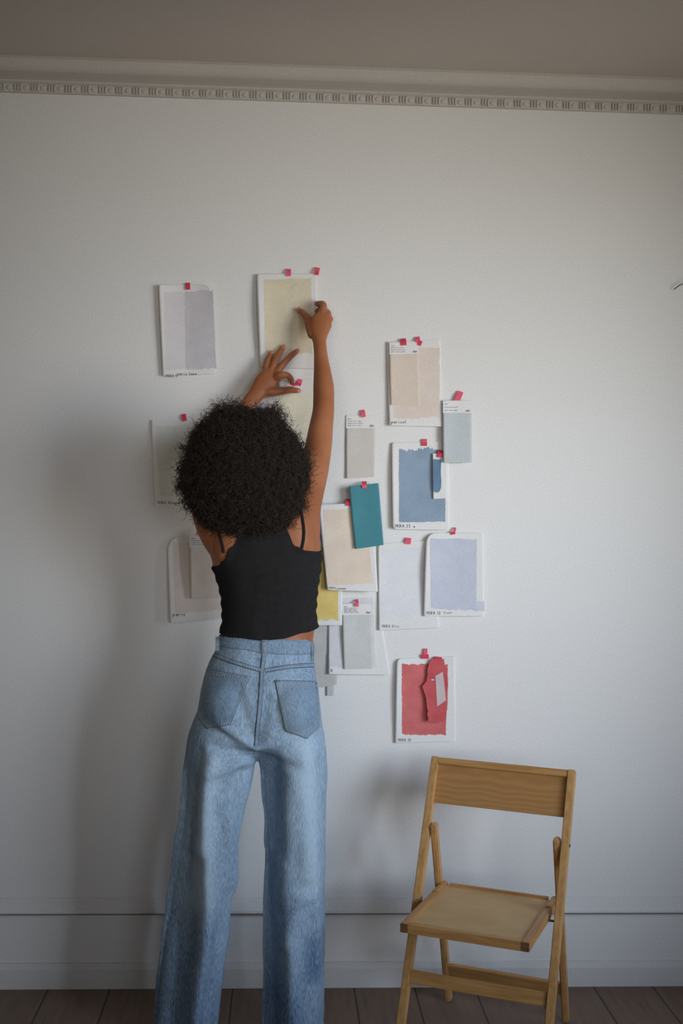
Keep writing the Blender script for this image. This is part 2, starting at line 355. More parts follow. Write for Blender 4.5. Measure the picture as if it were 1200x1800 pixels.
# ------------------------------------------------------------------ stroke lettering
G = {
 'Y': [[(0, 1), (.3, .5), (.6, 1)], [(.3, .5), (.25, 0)]], 'V': [[(0, 1), (.3, 0), (.6, 1)]], 'K': [[(0, 1), (0, 0)], [(.5, 1), (.05, .5), (.55, 0)]],
 'R': [[(0, 0), (0, 1), (.45, .85), (.4, .55), (.02, .5), (.5, 0)]], 'A': [[(0, 0), (.3, 1), (.6, 0)], [(.12, .4), (.5, .4)]], 'E': [[(.5, 1), (0, 1), (0, 0), (.5, 0)], [(0, .5), (.4, .5)]],
 'S': [[(.5, .9), (.2, 1), (.05, .75), (.45, .4), (.35, .05), (0, .1)]], 'a': [[(.45, .5), (.15, .55), (0, .25), (.15, 0), (.42, .15), (.45, .5), (.5, 0)]],
 'g': [[(.45, .5), (.1, .5), (0, .2), (.2, .02), (.45, .2), (.45, .5), (.42, -.35), (.05, -.4)]], 'e': [[(.02, .28), (.42, .32), (.3, .55), (.05, .45), (.02, .1), (.25, 0), (.45, .08)]],
 'p': [[(0, .5), (-.05, -.5)], [(0, .45), (.3, .55), (.4, .3), (.2, .02), (0, .1)]], 'r': [[(0, .5), (.02, 0)], [(.02, .35), (.2, .52), (.35, .48)]],
 'i': [[(.05, .5), (.08, 0)], [(.08, .72), (.1, .76)]], 's': [[(.35, .48), (.1, .5), (.1, .33), (.32, .22), (.25, 0), (0, .04)]], 'l': [[(.05, 1), (.05, 0)]],
 'u': [[(0, .5), (.05, .05), (.3, .05), (.4, .5), (.42, 0)]], 'n': [[(0, .5), (.02, 0)], [(.02, .35), (.25, .52), (.38, .3), (.4, 0)]], 'm': [[(0, .5), (0, 0)], [(0, .4), (.2, .5), (.25, 0)], [(.25, .4), (.45, .5), (.5, 0)]],
 'o': [[(.2, .5), (0, .25), (.2, 0), (.4, .25), (.2, .5)]], 't': [[(.15, .9), (.15, .05), (.35, 0)], [(0, .55), (.35, .55)]], 'c': [[(.4, .45), (.1, .5), (0, .2), (.15, 0), (.4, .05)]], 'h': [[(0, 1), (0, 0)], [(0, .35), (.25, .5), (.35, .3), (.36, 0)]],
 '1': [[(0, .8), (.2, 1), (.2, 0)]], '2': [[(0, .8), (.25, 1), (.42, .75), (0, 0), (.45, 0)]], '3': [[(0, .95), (.35, .95), (.15, .55), (.4, .3), (.2, 0), (0, .08)]],
 '5': [[(.4, 1), (.05, 1), (.03, .58), (.35, .5), (.35, .1), (0, 0)]], '7': [[(0, 1), (.42, 1), (.15, 0)]], '0': [[(.2, 1), (0, .5), (.2, 0), (.4, .5), (.2, 1)]], '4': [[(.35, 0), (.35, 1), (0, .35), (.5, .35)]], '8': [[(.2, .5), (.02, .75), (.2, 1), (.38, .75), (.2, .5), (0, .25), (.2, 0), (.4, .25), (.2, .5)]],
 '/': [[(0, 0), (.4, 1)]], '.': [[(.1, 0), (.16, .04)]], '&': [[(.5, 0), (.1, .75), (.25, 1), (.38, .75), (0, .3), (.2, 0), (.5, .4)]]}
def ribbon(a, b, w, surf, off):
    d = np.array(b) - np.array(a); L = np.hypot(*d) or 1e-6; n = np.array((-d[1], d[0])) / L * w / 2; e = d / L * w * .3
    a = np.array(a) - e; b = np.array(b) + e
    return [surf(*(a + n), off), surf(*(a - n), off), surf(*(b - n), off), surf(*(b + n), off)]
def lettering(text, x, y, h, w, surf, off, slope=0., adv=.82):
    V = []; Fc = []
    for ch in text:
        if ch == ' ': x += h * .6; continue
        for st in G[ch]:
            for a, b in zip(st[:-1], st[1:]):
                q = ribbon((x + a[0] * h, y - a[1] * h + slope * (x)), (x + b[0] * h, y - b[1] * h + slope * (x)), w, surf, off)
                i = len(V); V += q; Fc.append((i, i + 1, i + 2, i + 3))
        x += h * adv * (.75 if ch in 'il1./' else 1)
    return V, Fc

# ------------------------------------------------------------------ papers
def frac(a, s=1.): return noise.noise(Vector((a * s, s * 3.1, 7.7)))
class Sheet:
    """a paper hung on the wall: quad of sight-line corners TL TR BR BL, with its own stand-off and curl"""
    def __init__(self, q, off=.003, left=0., right=0., bot=0., top=0., mid=0., sag=0., seed=0, skew=0.):
        self.q = [np.array(p, float) for p in q]; self.off = off; self.c = (left * .6, right * .6, bot * .8, top, mid, sag); self.seed = seed
    def d(self, s, t):
        l, r, b, tp, md, sg = self.c
        v = self.off + l * max(0, 1 - s * 1.6) ** 2 * (.25 + .75 * math.sin(PI * min(1, max(0, t)) ** .8)) + r * max(0, s * 1.6 - .6) ** 2 * (.3 + .7 * math.sin(PI * min(1, max(0, t)))) + b * max(0, t) ** 3 + tp * max(0, 1 - t) ** 4 * abs(2 * s - 1) ** 2 + md * math.sin(PI * min(1, max(0, s))) * math.sin(PI * min(1, max(0, t)))
        return v + .0009 * noise.noise(Vector((s * 3, t * 3, self.seed * 5.1)))
    def px(self, s, t):
        a, b, c, d = self.q; return a * (1 - s) * (1 - t) + b * s * (1 - t) + c * s * t + d * (1 - s) * t
    def at(self, s, t, o=0.):
        x, y = self.px(s, t); return P(x, y, -(self.d(s, t) + o))
    def inv(self, x, y):
        s = t = .5
        for _ in range(12):
            p = self.px(s, t); e = np.array((x, y)) - p
            js = (self.px(s + 1e-3, t) - p) * 1e3; jt = (self.px(s, t + 1e-3) - p) * 1e3
            ds, dt = np.linalg.solve(np.array([js, jt]).T, e); s += ds; t += dt
        return s, t
    def surf(self, x, y, o): s, t = self.inv(x, y); return self.at(s, t, o)
    def build(self, name, m, round_=(0, 0, 0, 0), n=26, k=34, parent=None, thick=.0005, torn=0.):
        """round_: corner radii in px TL TR BR BL"""
        a, b, c, d = self.q; W = np.hypot(*(b - a)); Hh = np.hypot(*(d - a)); V = []; Fc = []
        def inset(t, top, bot):
            y = t * Hh; v = 0
            if top and y < top: v = max(v, top - math.sqrt(max(0, top * top - (top - y) ** 2)))
            if bot and Hh - y < bot: yy = Hh - y; v = max(v, bot - math.sqrt(max(0, bot * bot - (bot - yy) ** 2)))
            return v / W
        ts = sorted(set([i / k for i in range(k + 1)] + [.004, .012, .03, .97, .988, .996]))
        for o in (0, -thick):
            for t in ts:
                l = inset(t, round_[0], round_[3]); r = 1 - inset(t, round_[1], round_[2])
                for i in range(n + 1): 
                    s = l + (r - l) * i / n
                    tt = t + torn * frac(s * 9 + self.seed, 3) * (1 if t > .9 else 0)
                    V.append(self.at(s, tt, o))
        R = len(ts); N = n + 1; B = R * N
        for j in range(R - 1):
            for i in range(n):
                Fc.append((j * N + i, (j + 1) * N + i, (j + 1) * N + i + 1, j * N + i + 1)); Fc.append((B + j * N + i, B + j * N + i + 1, B + (j + 1) * N + i + 1, B + (j + 1) * N + i))
        for i in range(n): Fc.append((i, i + 1, B + i + 1, B + i)); q = (R - 1) * N + i; Fc.append((q, B + q, B + q + 1, q + 1))
        for j in range(R - 1): q = j * N; Fc.append((q, B + q, B + q + N, q + N)); q = j * N + n; Fc.append((q, q + N, B + q + N, B + q))
        o = meshobj(name, V, Fc, m, parent); return o
    def patch(self, name, x0, y0, x1, y1, m, parent, rag=(1, 1, 1, 1), n=40, k=60, o=.0005, quad=None, seed=0):
        """painted area: ragged edges left, top, right, bottom (px)"""
        V = []; Fc = []
        Q = quad or [(x0, y0), (x1, y0), (x1, y1), (x0, y1)]; Q = [np.array(p, float) for p in Q]
        for j in range(k + 1):
            t = j / k
            for i in range(n + 1):
                s = i / n
                p = Q[0] * (1 - s) * (1 - t) + Q[1] * s * (1 - t) + Q[2] * s * t + Q[3] * (1 - s) * t
                fx = rag[0] * (1 - s) ** 6 * (frac(t * 22 + seed, 1.3) + .6 * frac(t * 60 + seed, 1.7)) + rag[2] * s ** 6 * (frac(t * 20 + 5 + seed, 1.1) + .6 * frac(t * 66 + seed, 1.9))
                fy = rag[1] * (1 - t) ** 10 * (frac(s * 9 + 3 + seed, 1.2) + .7 * frac(s * 30 + seed, 1.6)) + rag[3] * t ** 10 * (frac(s * 8 + 9 + seed, 1.4) + .5 * frac(s * 28 + seed, 1.5))
                V.append(self.surf(p[0] + fx * .9, p[1] + fy * 1.0, o))
        for j in range(k):
            for i in range(n): a = j * (n + 1) + i; Fc.append((a, a + n + 1, a + n + 2, a + 1))
        return meshobj(name, V, Fc, m, parent)
    def write(self, text, x, y, h, parent, w=.8, slope=0., name='handwriting', m=None, o=.0009, adv=.82):
        V, Fc = lettering(text, x, y, h, w * .75, self.surf, o, slope, adv); return meshobj(name, V, Fc, m or M_ink, parent, smooth=False)
def paint(name, c, c2=None, amt=.06, sc=22): return speckle(mat(name, c, .8, .2, amt, sc, .0003, 120, col2=c2), 320, .93, 1.07)
GP = 'painted sample sheets taped to the wall'; GC = 'printed paint colour cards'; GT = 'bits of pink tape holding the samples'
def card(q, col, label, off, hdr, name='colour_card', **kw):
    sh = Sheet(q, off, **kw); o = sh.build(name, paint('card_paint', col, None, .03, 30), n=14, k=26); tag(o, label, 'card', GC)
    if hdr:
        Q = [sh.px(.002, .003), sh.px(.998, .003), sh.px(.998, hdr), sh.px(.002, hdr)]
        sh.patch('white_header', 0, 0, 0, 0, M_paper, o, rag=(0, 0, 0, 0), n=14, k=8, quad=Q)
    return sh, o
def cardtext(sh, o, hdr, lines=4, full=True):
    parts = []; W = np.hypot(*(sh.q[1] - sh.q[0]))
    words = ['colour 25', 'matt paint', 'sample card', 'interior', 'please note', 'paper is']
    words = ['paint', 'colour', 'number 4', 'surface', 'to match', 'mineral', 'alpha']
    for i in range(lines):
        p = sh.px(.06, hdr * (.32 + .5 * i / max(1, lines - 1)) if lines > 1 else hdr * .5); x = p[0]
        text = ' '.join(random.choice(['paint', 'colour', 'surface', 'mineral', 'alpha', 'match', 'print', 'sheen']) for _ in range(3 if (i and full) else 1))
        text = ''.join(c for c in text if c in G or c == ' ')
        hgt = 2.0; n = int(W * (.84 if (i and full) else .34) / (hgt * .66)); text = text[:n]
        parts.append(lettering(text, p[0], p[1], hgt, .42, sh.surf, .0009, 0, .66))
    V, Fc = merge(parts); meshobj('printed_text', V, Fc, M_print, o, smooth=False)
    p = sh.px(.80, hdr * .9); sh.write('2504', p[0], p[1], 3.0, o, .8, name='colour_number', m=M_ink, adv=.62)
ntape = 0
def tape(x, y, w, h, ang, label, off=.006, double=None, m=None, bend=None):
    """a strip of tape centred on a sight line; the strip lies off metres before the wall"""
    a = math.radians(ang); ca, sa = math.cos(a), math.sin(a); V = []; Fc = []
    n, k = 4, 6
    def pos(i, j, o):
        u = (i / n - .5) * w; v = (j / k - .5) * h
        if i in (0, n): pass
        ex = .35 * frac(i * 3.7 + x, 1.1) if j in (0, k) else 0
        X = x + u * ca - (v + ex) * sa; Y = y + u * sa + (v + ex) * ca
        return P(X, Y, -(off * min(1, .3 + 1.5 * j / k) + .0035 + o))
    for o in (0, -.0004):
        for j in range(k + 1):
            for i in range(n + 1): V.append(pos(i, j, o))
    N = n + 1; B = N * (k + 1)
    for j in range(k):
        for i in range(n): q = j * N + i; Fc.append((q, q + N, q + N + 1, q + 1)); Fc.append((B + q, B + q + 1, B + q + N + 1, B + q + N))
    for i in range(n): Fc.append((i, i + 1, B + i + 1, B + i)); q = k * N + i; Fc.append((q, B + q, B + q + 1, q + 1))
    for j in range(k): q = j * N; Fc.append((q, B + q, B + q + N, q + N)); q += n; Fc.append((q, q + N, B + q + N, B + q))
    o = meshobj('tape_strip', V, Fc, m or M_tape, smooth=False); tag(o, label, 'tape', GT)
    if double:      # folded-over second layer, a deeper pink
        x2, y2, w2, h2, a2 = double; Vv = []; aa = math.radians(a2)
        for u, v in ((-.5, -.5), (.5, -.5), (.5, .5), (-.5, .5)):
            uu = u * w2; vv = v * h2; Vv.append(P(x2 + uu * math.cos(aa) - vv * math.sin(aa), y2 + uu * math.sin(aa) + vv * math.cos(aa), -(off + .0044)))
        Vv += [v + Vector((0, .0004, 0)) for v in Vv]
        meshobj('folded_layer', Vv, [(0, 3, 2, 1), (4, 5, 6, 7), (0, 1, 5, 4), (1, 2, 6, 5), (2, 3, 7, 6), (3, 0, 4, 7)], M_tape_dark, o, smooth=False)
    return o

# 1 lilac sheet, top left
sh = Sheet([(279, 501), (371, 500), (380, 657), (286, 661)], .006, left=.02, right=.004, top=.012, bot=.008, seed=1)
o = sh.build('paint_sample_sheet', M_paper, (3, 12, 2, 0)); tag(o, 'lilac grey painted sheet hanging alone at the upper left of the group', 'paper', GP)
sh.patch('painted_area', 0, 0, 0, 0, paint('lilac_grey', (208, 204, 208), (202, 197, 202)), o, (1.5, 3, 1, 3), quad=[(325, 514), (374, 510), (380, 648), (326, 649)])
sh.patch('paler_area', 0, 0, 0, 0, paint('lilac_white', (224, 219, 221), (220, 215, 218)), o, (1, 2, 0, 2), quad=[(288, 514), (326, 514), (327, 649), (291, 650)], o=.0003)  # paler tone over the left half of the sheet
sh.write('YKRA 5', 291, 657, 4.6, o, .8, .02); sh.write('paris lune', 312, 659, 4.6, o, .9, 0)
# 2 beige sheet, top centre
s2 = Sheet([(451, 482), (557, 481), (561, 648), (457, 646)], .010, left=.022, right=.0, bot=.004, seed=2)
o = s2.build('paint_sample_sheet', M_paper, (2, 0, 0, 0)); tag(o, 'large sand beige painted sheet that both raised hands are holding', 'paper', GP)
s2.patch('painted_area', 0, 0, 0, 0, paint('sand_beige', (226, 215, 190), (219, 207, 180)), o, (1.2, 1.2, 1, 4), quad=[(464, 492), (547, 489), (549, 622), (466, 622)])
# 3 cream sheet below it
sh = Sheet([(478, 663), (556, 667), (562, 822), (470, 822)], .004, seed=3)
o = sh.build('paint_sample_sheet', M_paper); tag(o, 'cream painted sheet half hidden behind the curly hair, below the sand beige one', 'paper', GP)
sh.patch('painted_area', 0, 0, 0, 0, paint('cream', (234, 228, 208), (228, 222, 200)), o, (1, 2, 1, 1), quad=[(484, 694), (549, 692), (552, 806), (480, 806)])
sh.write('22', 534, 693, 4, o, .9, .3)
# 3b greyed card behind forearm, 3c small card in the fingers
sh, o = card([(450, 694), (489, 697), (484, 790), (444, 788)], (206, 200, 204), 'pale lilac card peeping out between the left forearm and the hair', .018, .14)
sh, o = card([(489, 667), (519, 669), (517, 680), (491, 680)], (206, 201, 194), 'tiny pale label slip pinched between left thumb and index finger', .030, .9, name='label_slip')
sh.write('colour 25', 497, 674, 2.6, o, .5, name='printed_text', m=M_print, adv=.6); sh.write('matt', 499, 678, 2.6, o, .5, name='printed_text', m=M_print, adv=.6)
# 4 sage sheet, middle left
sh = Sheet([(265, 738), (368, 736), (374, 888), (271, 891)], .004, left=.010, seed=4, bot=.004)
o = sh.build('paint_sample_sheet', M_paper); tag(o, 'pale sage green painted sheet partly covered by the left side of the hair', 'paper', GP)
sh.patch('painted_area', 0, 0, 0, 0, paint('pale_sage', (215, 219, 212), (220, 221, 213)), o, (3, 3, 2, 2), quad=[(273, 750), (360, 746), (364, 868), (281, 872)])
sh.write('YKRA 4', 276, 886, 5, o, .9); sh.write('Sage', 299, 886, 5, o, .9); sh.write('mt', 314, 885, 4.6, o, .9)
# 5 + 6 beige sheet and its card, lower left
sh = Sheet([(294, 944), (392, 942), (400, 1086), (299, 1095)], .005, left=.035, bot=.028, seed=5)
o = sh.build('paint_sample_sheet', M_paper, (22, 0, 0, 0)); tag(o, 'pinkish beige painted sheet at the left elbow of the black top, handwritten paris', 'paper', GP)
sh.patch('painted_area', 0, 0, 0, 0, paint('pink_beige', (226, 215, 208), (221, 209, 201)), o, (1, 3, 1, 2), quad=[(304, 955), (386, 952), (392, 1072), (308, 1078)])
sh.write('paris', 304, 1089, 6, o, 1.1, -.02)
sh, o = card([(333, 941), (386, 939), (392, 1049), (335, 1052)], (227, 216, 208), 'pinkish beige colour card taped over the left pinkish beige sheet', .030, .19, left=.012)
cardtext(sh, o, .19)
# 7 + 8 blush sheet and card, upper right
sh = Sheet([(679, 601), (774, 596), (778, 750), (684, 748)], .004, left=.008, bot=.014, seed=7)
o = sh.build('paint_sample_sheet', M_paper); tag(o, 'blush painted sheet with a blush card on it, highest on the right', 'paper', GP)
sh.patch('painted_area', 0, 0, 0, 0, paint('blush', (228, 214, 203), (223, 207, 195)), o, (2, 2, 2, 4), quad=[(690, 614), (773, 611), (772, 734), (692, 736)])
sh.write('parisol', 688, 744, 5.2, o, .9, 0)
sh, o = card([(684, 602), (735, 600), (738, 713), (686, 712)], (222, 207, 192), 'blush colour card with white header on the highest right sheet', .012, .19, left=.008)
cardtext(sh, o, .19)
# 9 blue grey card
sh, o = card([(778, 704), (828, 704), (829, 813), (779, 813)], (196, 202, 203), 'blue-grey colour card under a long slanting tape, furthest right of the cards', .014, .2, left=.012, bot=.016)
cardtext(sh, o, .2, 3)
# 10 greige card
sh, o = card([(608, 730), (660, 730), (658, 838), (608, 841)], (208, 202, 194), 'greige colour card beside the raised right arm, left of the blush sheet', .0025, .205, left=.005, bot=.006)
cardtext(sh, o, .205)
# 11 teal card
sh, o = card([(613, 855), (665, 849), (674, 958), (624, 965)], (76, 138, 148), 'deep teal colour card tilted to the left', .034, .0, left=.01, bot=.01)
# 12 blue sheet with 13
s12 = Sheet([(688, 778), (789, 776), (790, 932), (690, 930)], .005, left=.018, bot=.012, seed=12)
o = s12.build('paint_sample_sheet', M_paper, (3, 0, 4, 6)); tag(o, 'denim blue painted sheet with rough brushed top edge', 'paper', GP)
s12.patch('painted_area', 0, 0, 0, 0, paint('denim_blue', (148, 166, 184), (138, 157, 176)), o, (1, 6, 1, 1), quad=[(701, 792), (785, 790), (782, 917), (701, 918)], n=60)
s12.write('YKRA 23', 694, 927, 5.2, o, .9); s12.write('m', 727, 927, 4, o, .7)
sh = Sheet([(760, 797), (785, 797), (786, 876), (761, 877)], .014, left=.002, seed=13)
o = sh.build('paper_scrap', M_paper, n=12, k=24); tag(o, 'small white scrap with a blue brushstroke on the denim blue sheet', 'paper')
def polysheet(name, pts, surf, off, m, parent=None, thick=.0006):
    """flat polygon cut from paper, given by sight-line outline, laid on a surface function"""
    bm = bmesh.new(); vs = [bm.verts.new((x, y, 0)) for x, y in pts]; f = bm.faces.new(vs)
    xs = [p[0] for p in pts]; ys = [p[1] for p in pts]
    for k in range(1, int((max(xs) - min(xs)) / 4) + 1): bmesh.ops.bisect_plane(bm, geom=list(bm.verts) + list(bm.edges) + list(bm.faces), plane_co=(min(xs) + 4 * k - .13, 0, 0), plane_no=(1, 0, 0))
    for k in range(1, int((max(ys) - min(ys)) / 4) + 1): bmesh.ops.bisect_plane(bm, geom=list(bm.verts) + list(bm.edges) + list(bm.faces), plane_co=(0, min(ys) + 4 * k - .17, 0), plane_no=(0, 1, 0))
    for v in bm.verts: v.co = surf(v.co.x, v.co.y, off)
    r = bmesh.ops.extrude_face_region(bm, geom=list(bm.faces))
    for v in [g for g in r['geom'] if isinstance(g, bmesh.types.BMVert)]: v.co.y += thick
    bmesh.ops.recalc_face_normals(bm, faces=bm.faces)
    return bmobj(name, bm, m, parent)
polysheet('blue_brushstroke', [(761, 807), (775, 808), (775, 815), (774.5, 830), (775.5, 845), (775, 857), (773, 863), (769, 866), (764, 865), (761, 860)], sh.surf, .0024, paint('deep_blue', (112, 142, 168), (98, 128, 156)), o)
# 16 faint lilac sheet, 17 periwinkle
sh = Sheet([(664, 956), (762, 950), (773, 1103), (665, 1108)], .005, right=.0, left=.006, bot=.010, seed=16)
o = sh.build('paint_sample_sheet', M_paper); tag(o, 'almost white lilac sheet between the peach and the periwinkle sheets', 'paper', GP)
sh.patch('painted_area', 0, 0, 0, 0, paint('faint_lilac', (225, 225, 228), (229, 228, 229)), o, (2, 2, 2, 3), quad=[(671, 966), (755, 962), (761, 1080), (672, 1086)])
sh.write('YKRA 2', 671, 1103, 4.6, o, .7); sh.write('lin', 693, 1103, 4.6, o, .7)
s17 = Sheet([(749, 937), (850, 937), (851, 1083), (744, 1083)], .010, left=.022, bot=.006, seed=17)
o = s17.build('paint_sample_sheet', M_paper, (16, 0, 0, 2)); tag(o, 'periwinkle painted sheet, furthest right of the large sheets', 'paper', GP)
s17.patch('painted_area', 0, 0, 0, 0, paint('periwinkle', (202, 205, 216), (196, 200, 212)), o, (1, 2, 1, 3), quad=[(756, 947), (838, 948), (837, 1074), (757, 1069)])
s17.patch('swatch_square', 838.5, 1057, 851, 1074, paint('periwinkle_deep', (208, 212, 222)), o, (0, 0, 0, 0), n=4, k=4, o=.0007)
s17.write('YKRA 12', 749, 1080, 5, o, .8); s17.write('bluet'.replace('b', 'l'), 780, 1079, 4.4, o, .6)
# 15 yellow, 14 peach
sh = Sheet([(510, 946), (603, 950), (601, 1099), (508, 1099)], .018, bot=.01, seed=15)
o = sh.build('paint_sample_sheet', M_paper, torn=0); tag(o, 'mustard yellow painted sheet showing between the black top and the peach sheet', 'paper', GP)
sh.patch('painted_area', 0, 0, 0, 0, paint('mustard', (230, 205, 128), (222, 194, 114)), o, (1, 1, 1, 5), quad=[(516, 960), (595, 962), (594, 1090), (515, 1093)])
s14 = Sheet([(560, 887), (655, 884), (664, 1040), (575, 1037)], .030, left=.012, bot=.014, seed=14)
o = s14.build('paint_sample_sheet', M_paper, (0, 0, 0, 3)); tag(o, 'peach painted sheet at the right shoulder, beneath the teal card', 'paper', GP)
s14.patch('painted_area', 0, 0, 0, 0, paint('peach', (232, 216, 198), (227, 209, 190)), o, (2, 2, 1, 2), quad=[(568, 897), (642, 894), (656, 1026), (575, 1029)])
s14.write('YKRA', 578, 1035, 3.6, o, .6); s14.write('Sauman'.replace('S', 's'), 590, 1036, 4, o, .6)
# 18 + 19 low sheet and card; 20 strips
sh = Sheet([(577, 1040), (662, 1040), (686, 1186), (577, 1185)], .004, left=.003, bot=.016, seed=18)
o = sh.build('paint_sample_sheet', M_paper); tag(o, 'lowest pale grey sheet beside the jeans waistband, behind a grey card', 'paper', GP)
sh.patch('painted_area', 0, 0, 0, 0, paint('pale_grey', (220, 218, 220)), o, (1, 2, 2, 3), quad=[(579, 1052), (655, 1050), (660, 1172), (579, 1172)])
sh.write('K', 582, 1181, 4.6, o, .9)
sh, o = card([(601, 1061), (653, 1060), (656, 1175), (604, 1176)], (207, 208, 204), 'pale grey-green colour card low beside the jeans pocket', .014, .175, left=.006, bot=.006)
cardtext(sh, o, .175, 5)
sh = Sheet([(546, 1101), (594, 1101), (592, 1204), (544, 1210)], .003, bot=.005, seed=20)
o = sh.build('paper_scrap', paint('grey_paper', (196, 194, 190)), n=12, k=20, torn=.02); tag(o, 'grey torn paper between the jeans waistband and the low pale sheet', 'paper')
sh = Sheet([(573, 1150), (588, 1150), (587, 1223), (573, 1223)], .0045, seed=21)
o = sh.build('paper_strip', paint('grey_strip', (200, 198, 195)), n=4, k=10); tag(o, 'narrow grey paper strip hanging below the torn grey paper', 'paper')
# 21 red sheet and torn piece
s21 = Sheet([(697, 1158), (800, 1153), (801, 1303), (694, 1306)], .003, left=.02, top=.006, bot=.004, seed=22)
o = s21.build('paint_sample_sheet', M_paper, (8, 0, 0, 2)); tag(o, 'coral red painted sheet, lowest of all, above the chair', 'paper', GP)
s21.patch('painted_area', 0, 0, 0, 0, paint('coral_red', (212, 116, 114), (203, 104, 104)), o, (1, 3, 1, 2), quad=[(706, 1168), (787, 1168), (783, 1292), (706.5, 1291)], n=50)
s21.write('YKRA 12', 699, 1303, 4.6, o, .8)
torn = Sheet([(742, 1155), (790, 1155), (790, 1272), (742, 1272)], .015, left=.0, bot=.020, seed=23)
pts = [(757, 1159), (762, 1158), (770, 1158.5), (780, 1158), (781, 1165), (781.5, 1174), (786, 1176), (787, 1200), (786, 1240), (783.5, 1269), (770, 1268.5), (752, 1268.5), (753, 1262), (750.5, 1255), (752, 1250), (749.5, 1240), (749, 1228), (745.5, 1218), (743, 1210), (741.5, 1207), (745, 1203), (749, 1198), (751, 1188), (751, 1178), (753, 1168)]
def densify(pts, st=3., jit=.5):
    out = []
    for i, a in enumerate(pts):
        b = pts[(i + 1) % len(pts)]; n = max(1, int(math.dist(a, b) / st))
        for k in range(n):
            t = k / n; out.append((a[0] + (b[0] - a[0]) * t + (random.uniform(-jit, jit) if k else 0), a[1] + (b[1] - a[1]) * t + (random.uniform(-jit, jit) if k else 0)))
    return out
o = polysheet('torn_swatch', densify(pts), torn.surf, 0, paint('crimson', (206, 96, 98), (192, 82, 87))); tag(o, 'torn crimson piece with a grey tape strip, on the coral red sheet', 'paper')
polysheet('masking_tape', [(765, 1188), (778, 1181), (781, 1205), (783.5, 1231), (768, 1242)], torn.surf, .0012, paint('grey_tape', (212, 192, 190)), o)
polysheet('paper_nick', [(758, 1194.2), (763, 1194), (763, 1195.8), (758, 1196)], torn.surf, .0012, M_paper, o)
# tapes
tape(330, 503, 8, 12, -3, 'pink tape at the top of the lilac grey sheet', .010, m=M_tape_dark)
tape(507, 479, 8.5, 12.5, 0, 'pink tape at the top of the sand beige sheet, left of two', .012)
tape(557, 476.5, 8, 13, 12, 'pink tape at the top right corner of the sand beige sheet', .012, (556, 480, 7, 6, 14))
tape(516, 673, 9, 10, 25, 'crumpled deep pink tape beside the left thumb and index fingertips', .030, m=M_tape_dark)
tape(526.5, 672, 7.5, 11, 14, 'pink tape just right of the crumpled one by the left hand', .008, (525.5, 675.5, 6.5, 5, 14))
tape(323.5, 734, 7.5, 12.5, -10, 'pink tape at the top of the pale sage sheet', .008, m=M_tape_dark)
tape(349.5, 936, 9, 10, 0, 'pink tape beside the upper left arm, above the pinkish beige card', .032)
tape(709, 601, 9.5, 12, -8, 'pink tape on the header of the blush card', .014, m=M_tape_dark)
tape(734, 597, 8, 10, -10, 'pink tape at the top right corner of the blush card', .010, (737.5, 603, 7, 9, 20))
tape(806, 697, 10, 19, 22, 'long slanting pink tape above the blue-grey card', .010)
tape(638, 727, 7.5, 13, -12, 'pink tape above the greige card', .008)
tape(640, 852, 8.5, 12, -4, 'pink tape over the top edge of the teal card', .035)
tape(612, 883, 9, 12, 2, 'pink tape at the top edge of the peach sheet, left of the teal card', .031, m=M_tape_dark)
tape(746, 775, 8.5, 7, 0, 'pink tape above the denim blue sheet', .006, (745.5, 780.5, 9.5, 6.5, 3))
tape(773.5, 797.5, 9, 12.5, 0, 'deep pink tape holding the white scrap on the denim blue sheet', .017, m=M_tape_dark)
tape(717, 951, 10, 11, 6, 'pink tape on top of the almost white lilac sheet', .008)
tape(798.5, 933, 4.5, 12, 8, 'L-shaped pink tape above the periwinkle sheet', .010, (795.5, 937, 7, 5.5, -8))
tape(627, 1060, 6, 13, -4, 'pink tape above the grey-green card low on the wall', .020)
tape(747.5, 1145, 7, 10, 0, 'pink tape above the coral red sheet', .005, (747, 1154, 12.5, 8, 0))
tape(770, 1157, 13, 5, 8, 'sliver of pink tape at the top of the torn crimson piece', .014, m=M_tape_dark)

# thin dark wire at the right edge
p = [P(1184.5, 508.5, -.012), P(1189, 505, -.02), P(1194, 501.5, -.025), P(1200, 499, -.03), P(1212, 494, -.03), P(1235, 488, -.022), P(1255, 487, 0.002)]
V, Fc = tube([Vector(q) for q in resample([tuple(q) for q in p], 5)], .0014, 8); o = meshobj('wire', V, Fc, M_wire); tag(o, 'thin dark wire curving in at the right edge of the wall', 'wire')

# ------------------------------------------------------------------ folding chair
TH = .4295; cu = Vector((math.cos(TH), -math.sin(TH), 0)); 
ch = empty('folding_chair', (.3145, -.6145, 0), 'beech folding chair with plywood seat and back standing against the wall', 'chair')
ch.rotation_euler = (0, 0, -TH)
# local frame: x = width, y = towards the wall, z = up
W2 = .2142
def up(s, z, x=None): return Vector((s * (W2 - .0105) if x is None else x, .0514 + .425 * z, z))
for s in (-1, 1):
    o = bmobj('upright', bar(up(s, .001), up(s, .7645), .021, .030, (1, 0, 0)), M_wz, ch)
    V, Fc = tube([up(s, .571) + Vector((s * .010, 0, 0)), up(s, .571) + Vector((s * .0135, 0, 0))], .005, 12); meshobj('pivot_bolt', V, Fc, M_metal, o, False)
lean = Vector((0, .425, 1)).normalized(); nrm = Vector((0, 1, -.425)).normalized()
o = bmobj('top_rail', bar(up(0, .754, -.194), up(0, .754, .194), .020, .026, lean), M_wx, ch)
a = up(0, .6407, 0); b = up(0, .746, 0)
bm = bar(a, b, .388, .006, (1, 0, 0), .001); bmobj('backrest_panel', bm, M_wback, ch)
rt = lambda s, z: Vector((s * .180, .473 - .313 * z, z))
for s in (-1, 1):
    bmobj('rear_leg', bar(rt(s, .001), rt(s, .588), .019, .028, (1, 0, 0), .004), M_wz, ch)
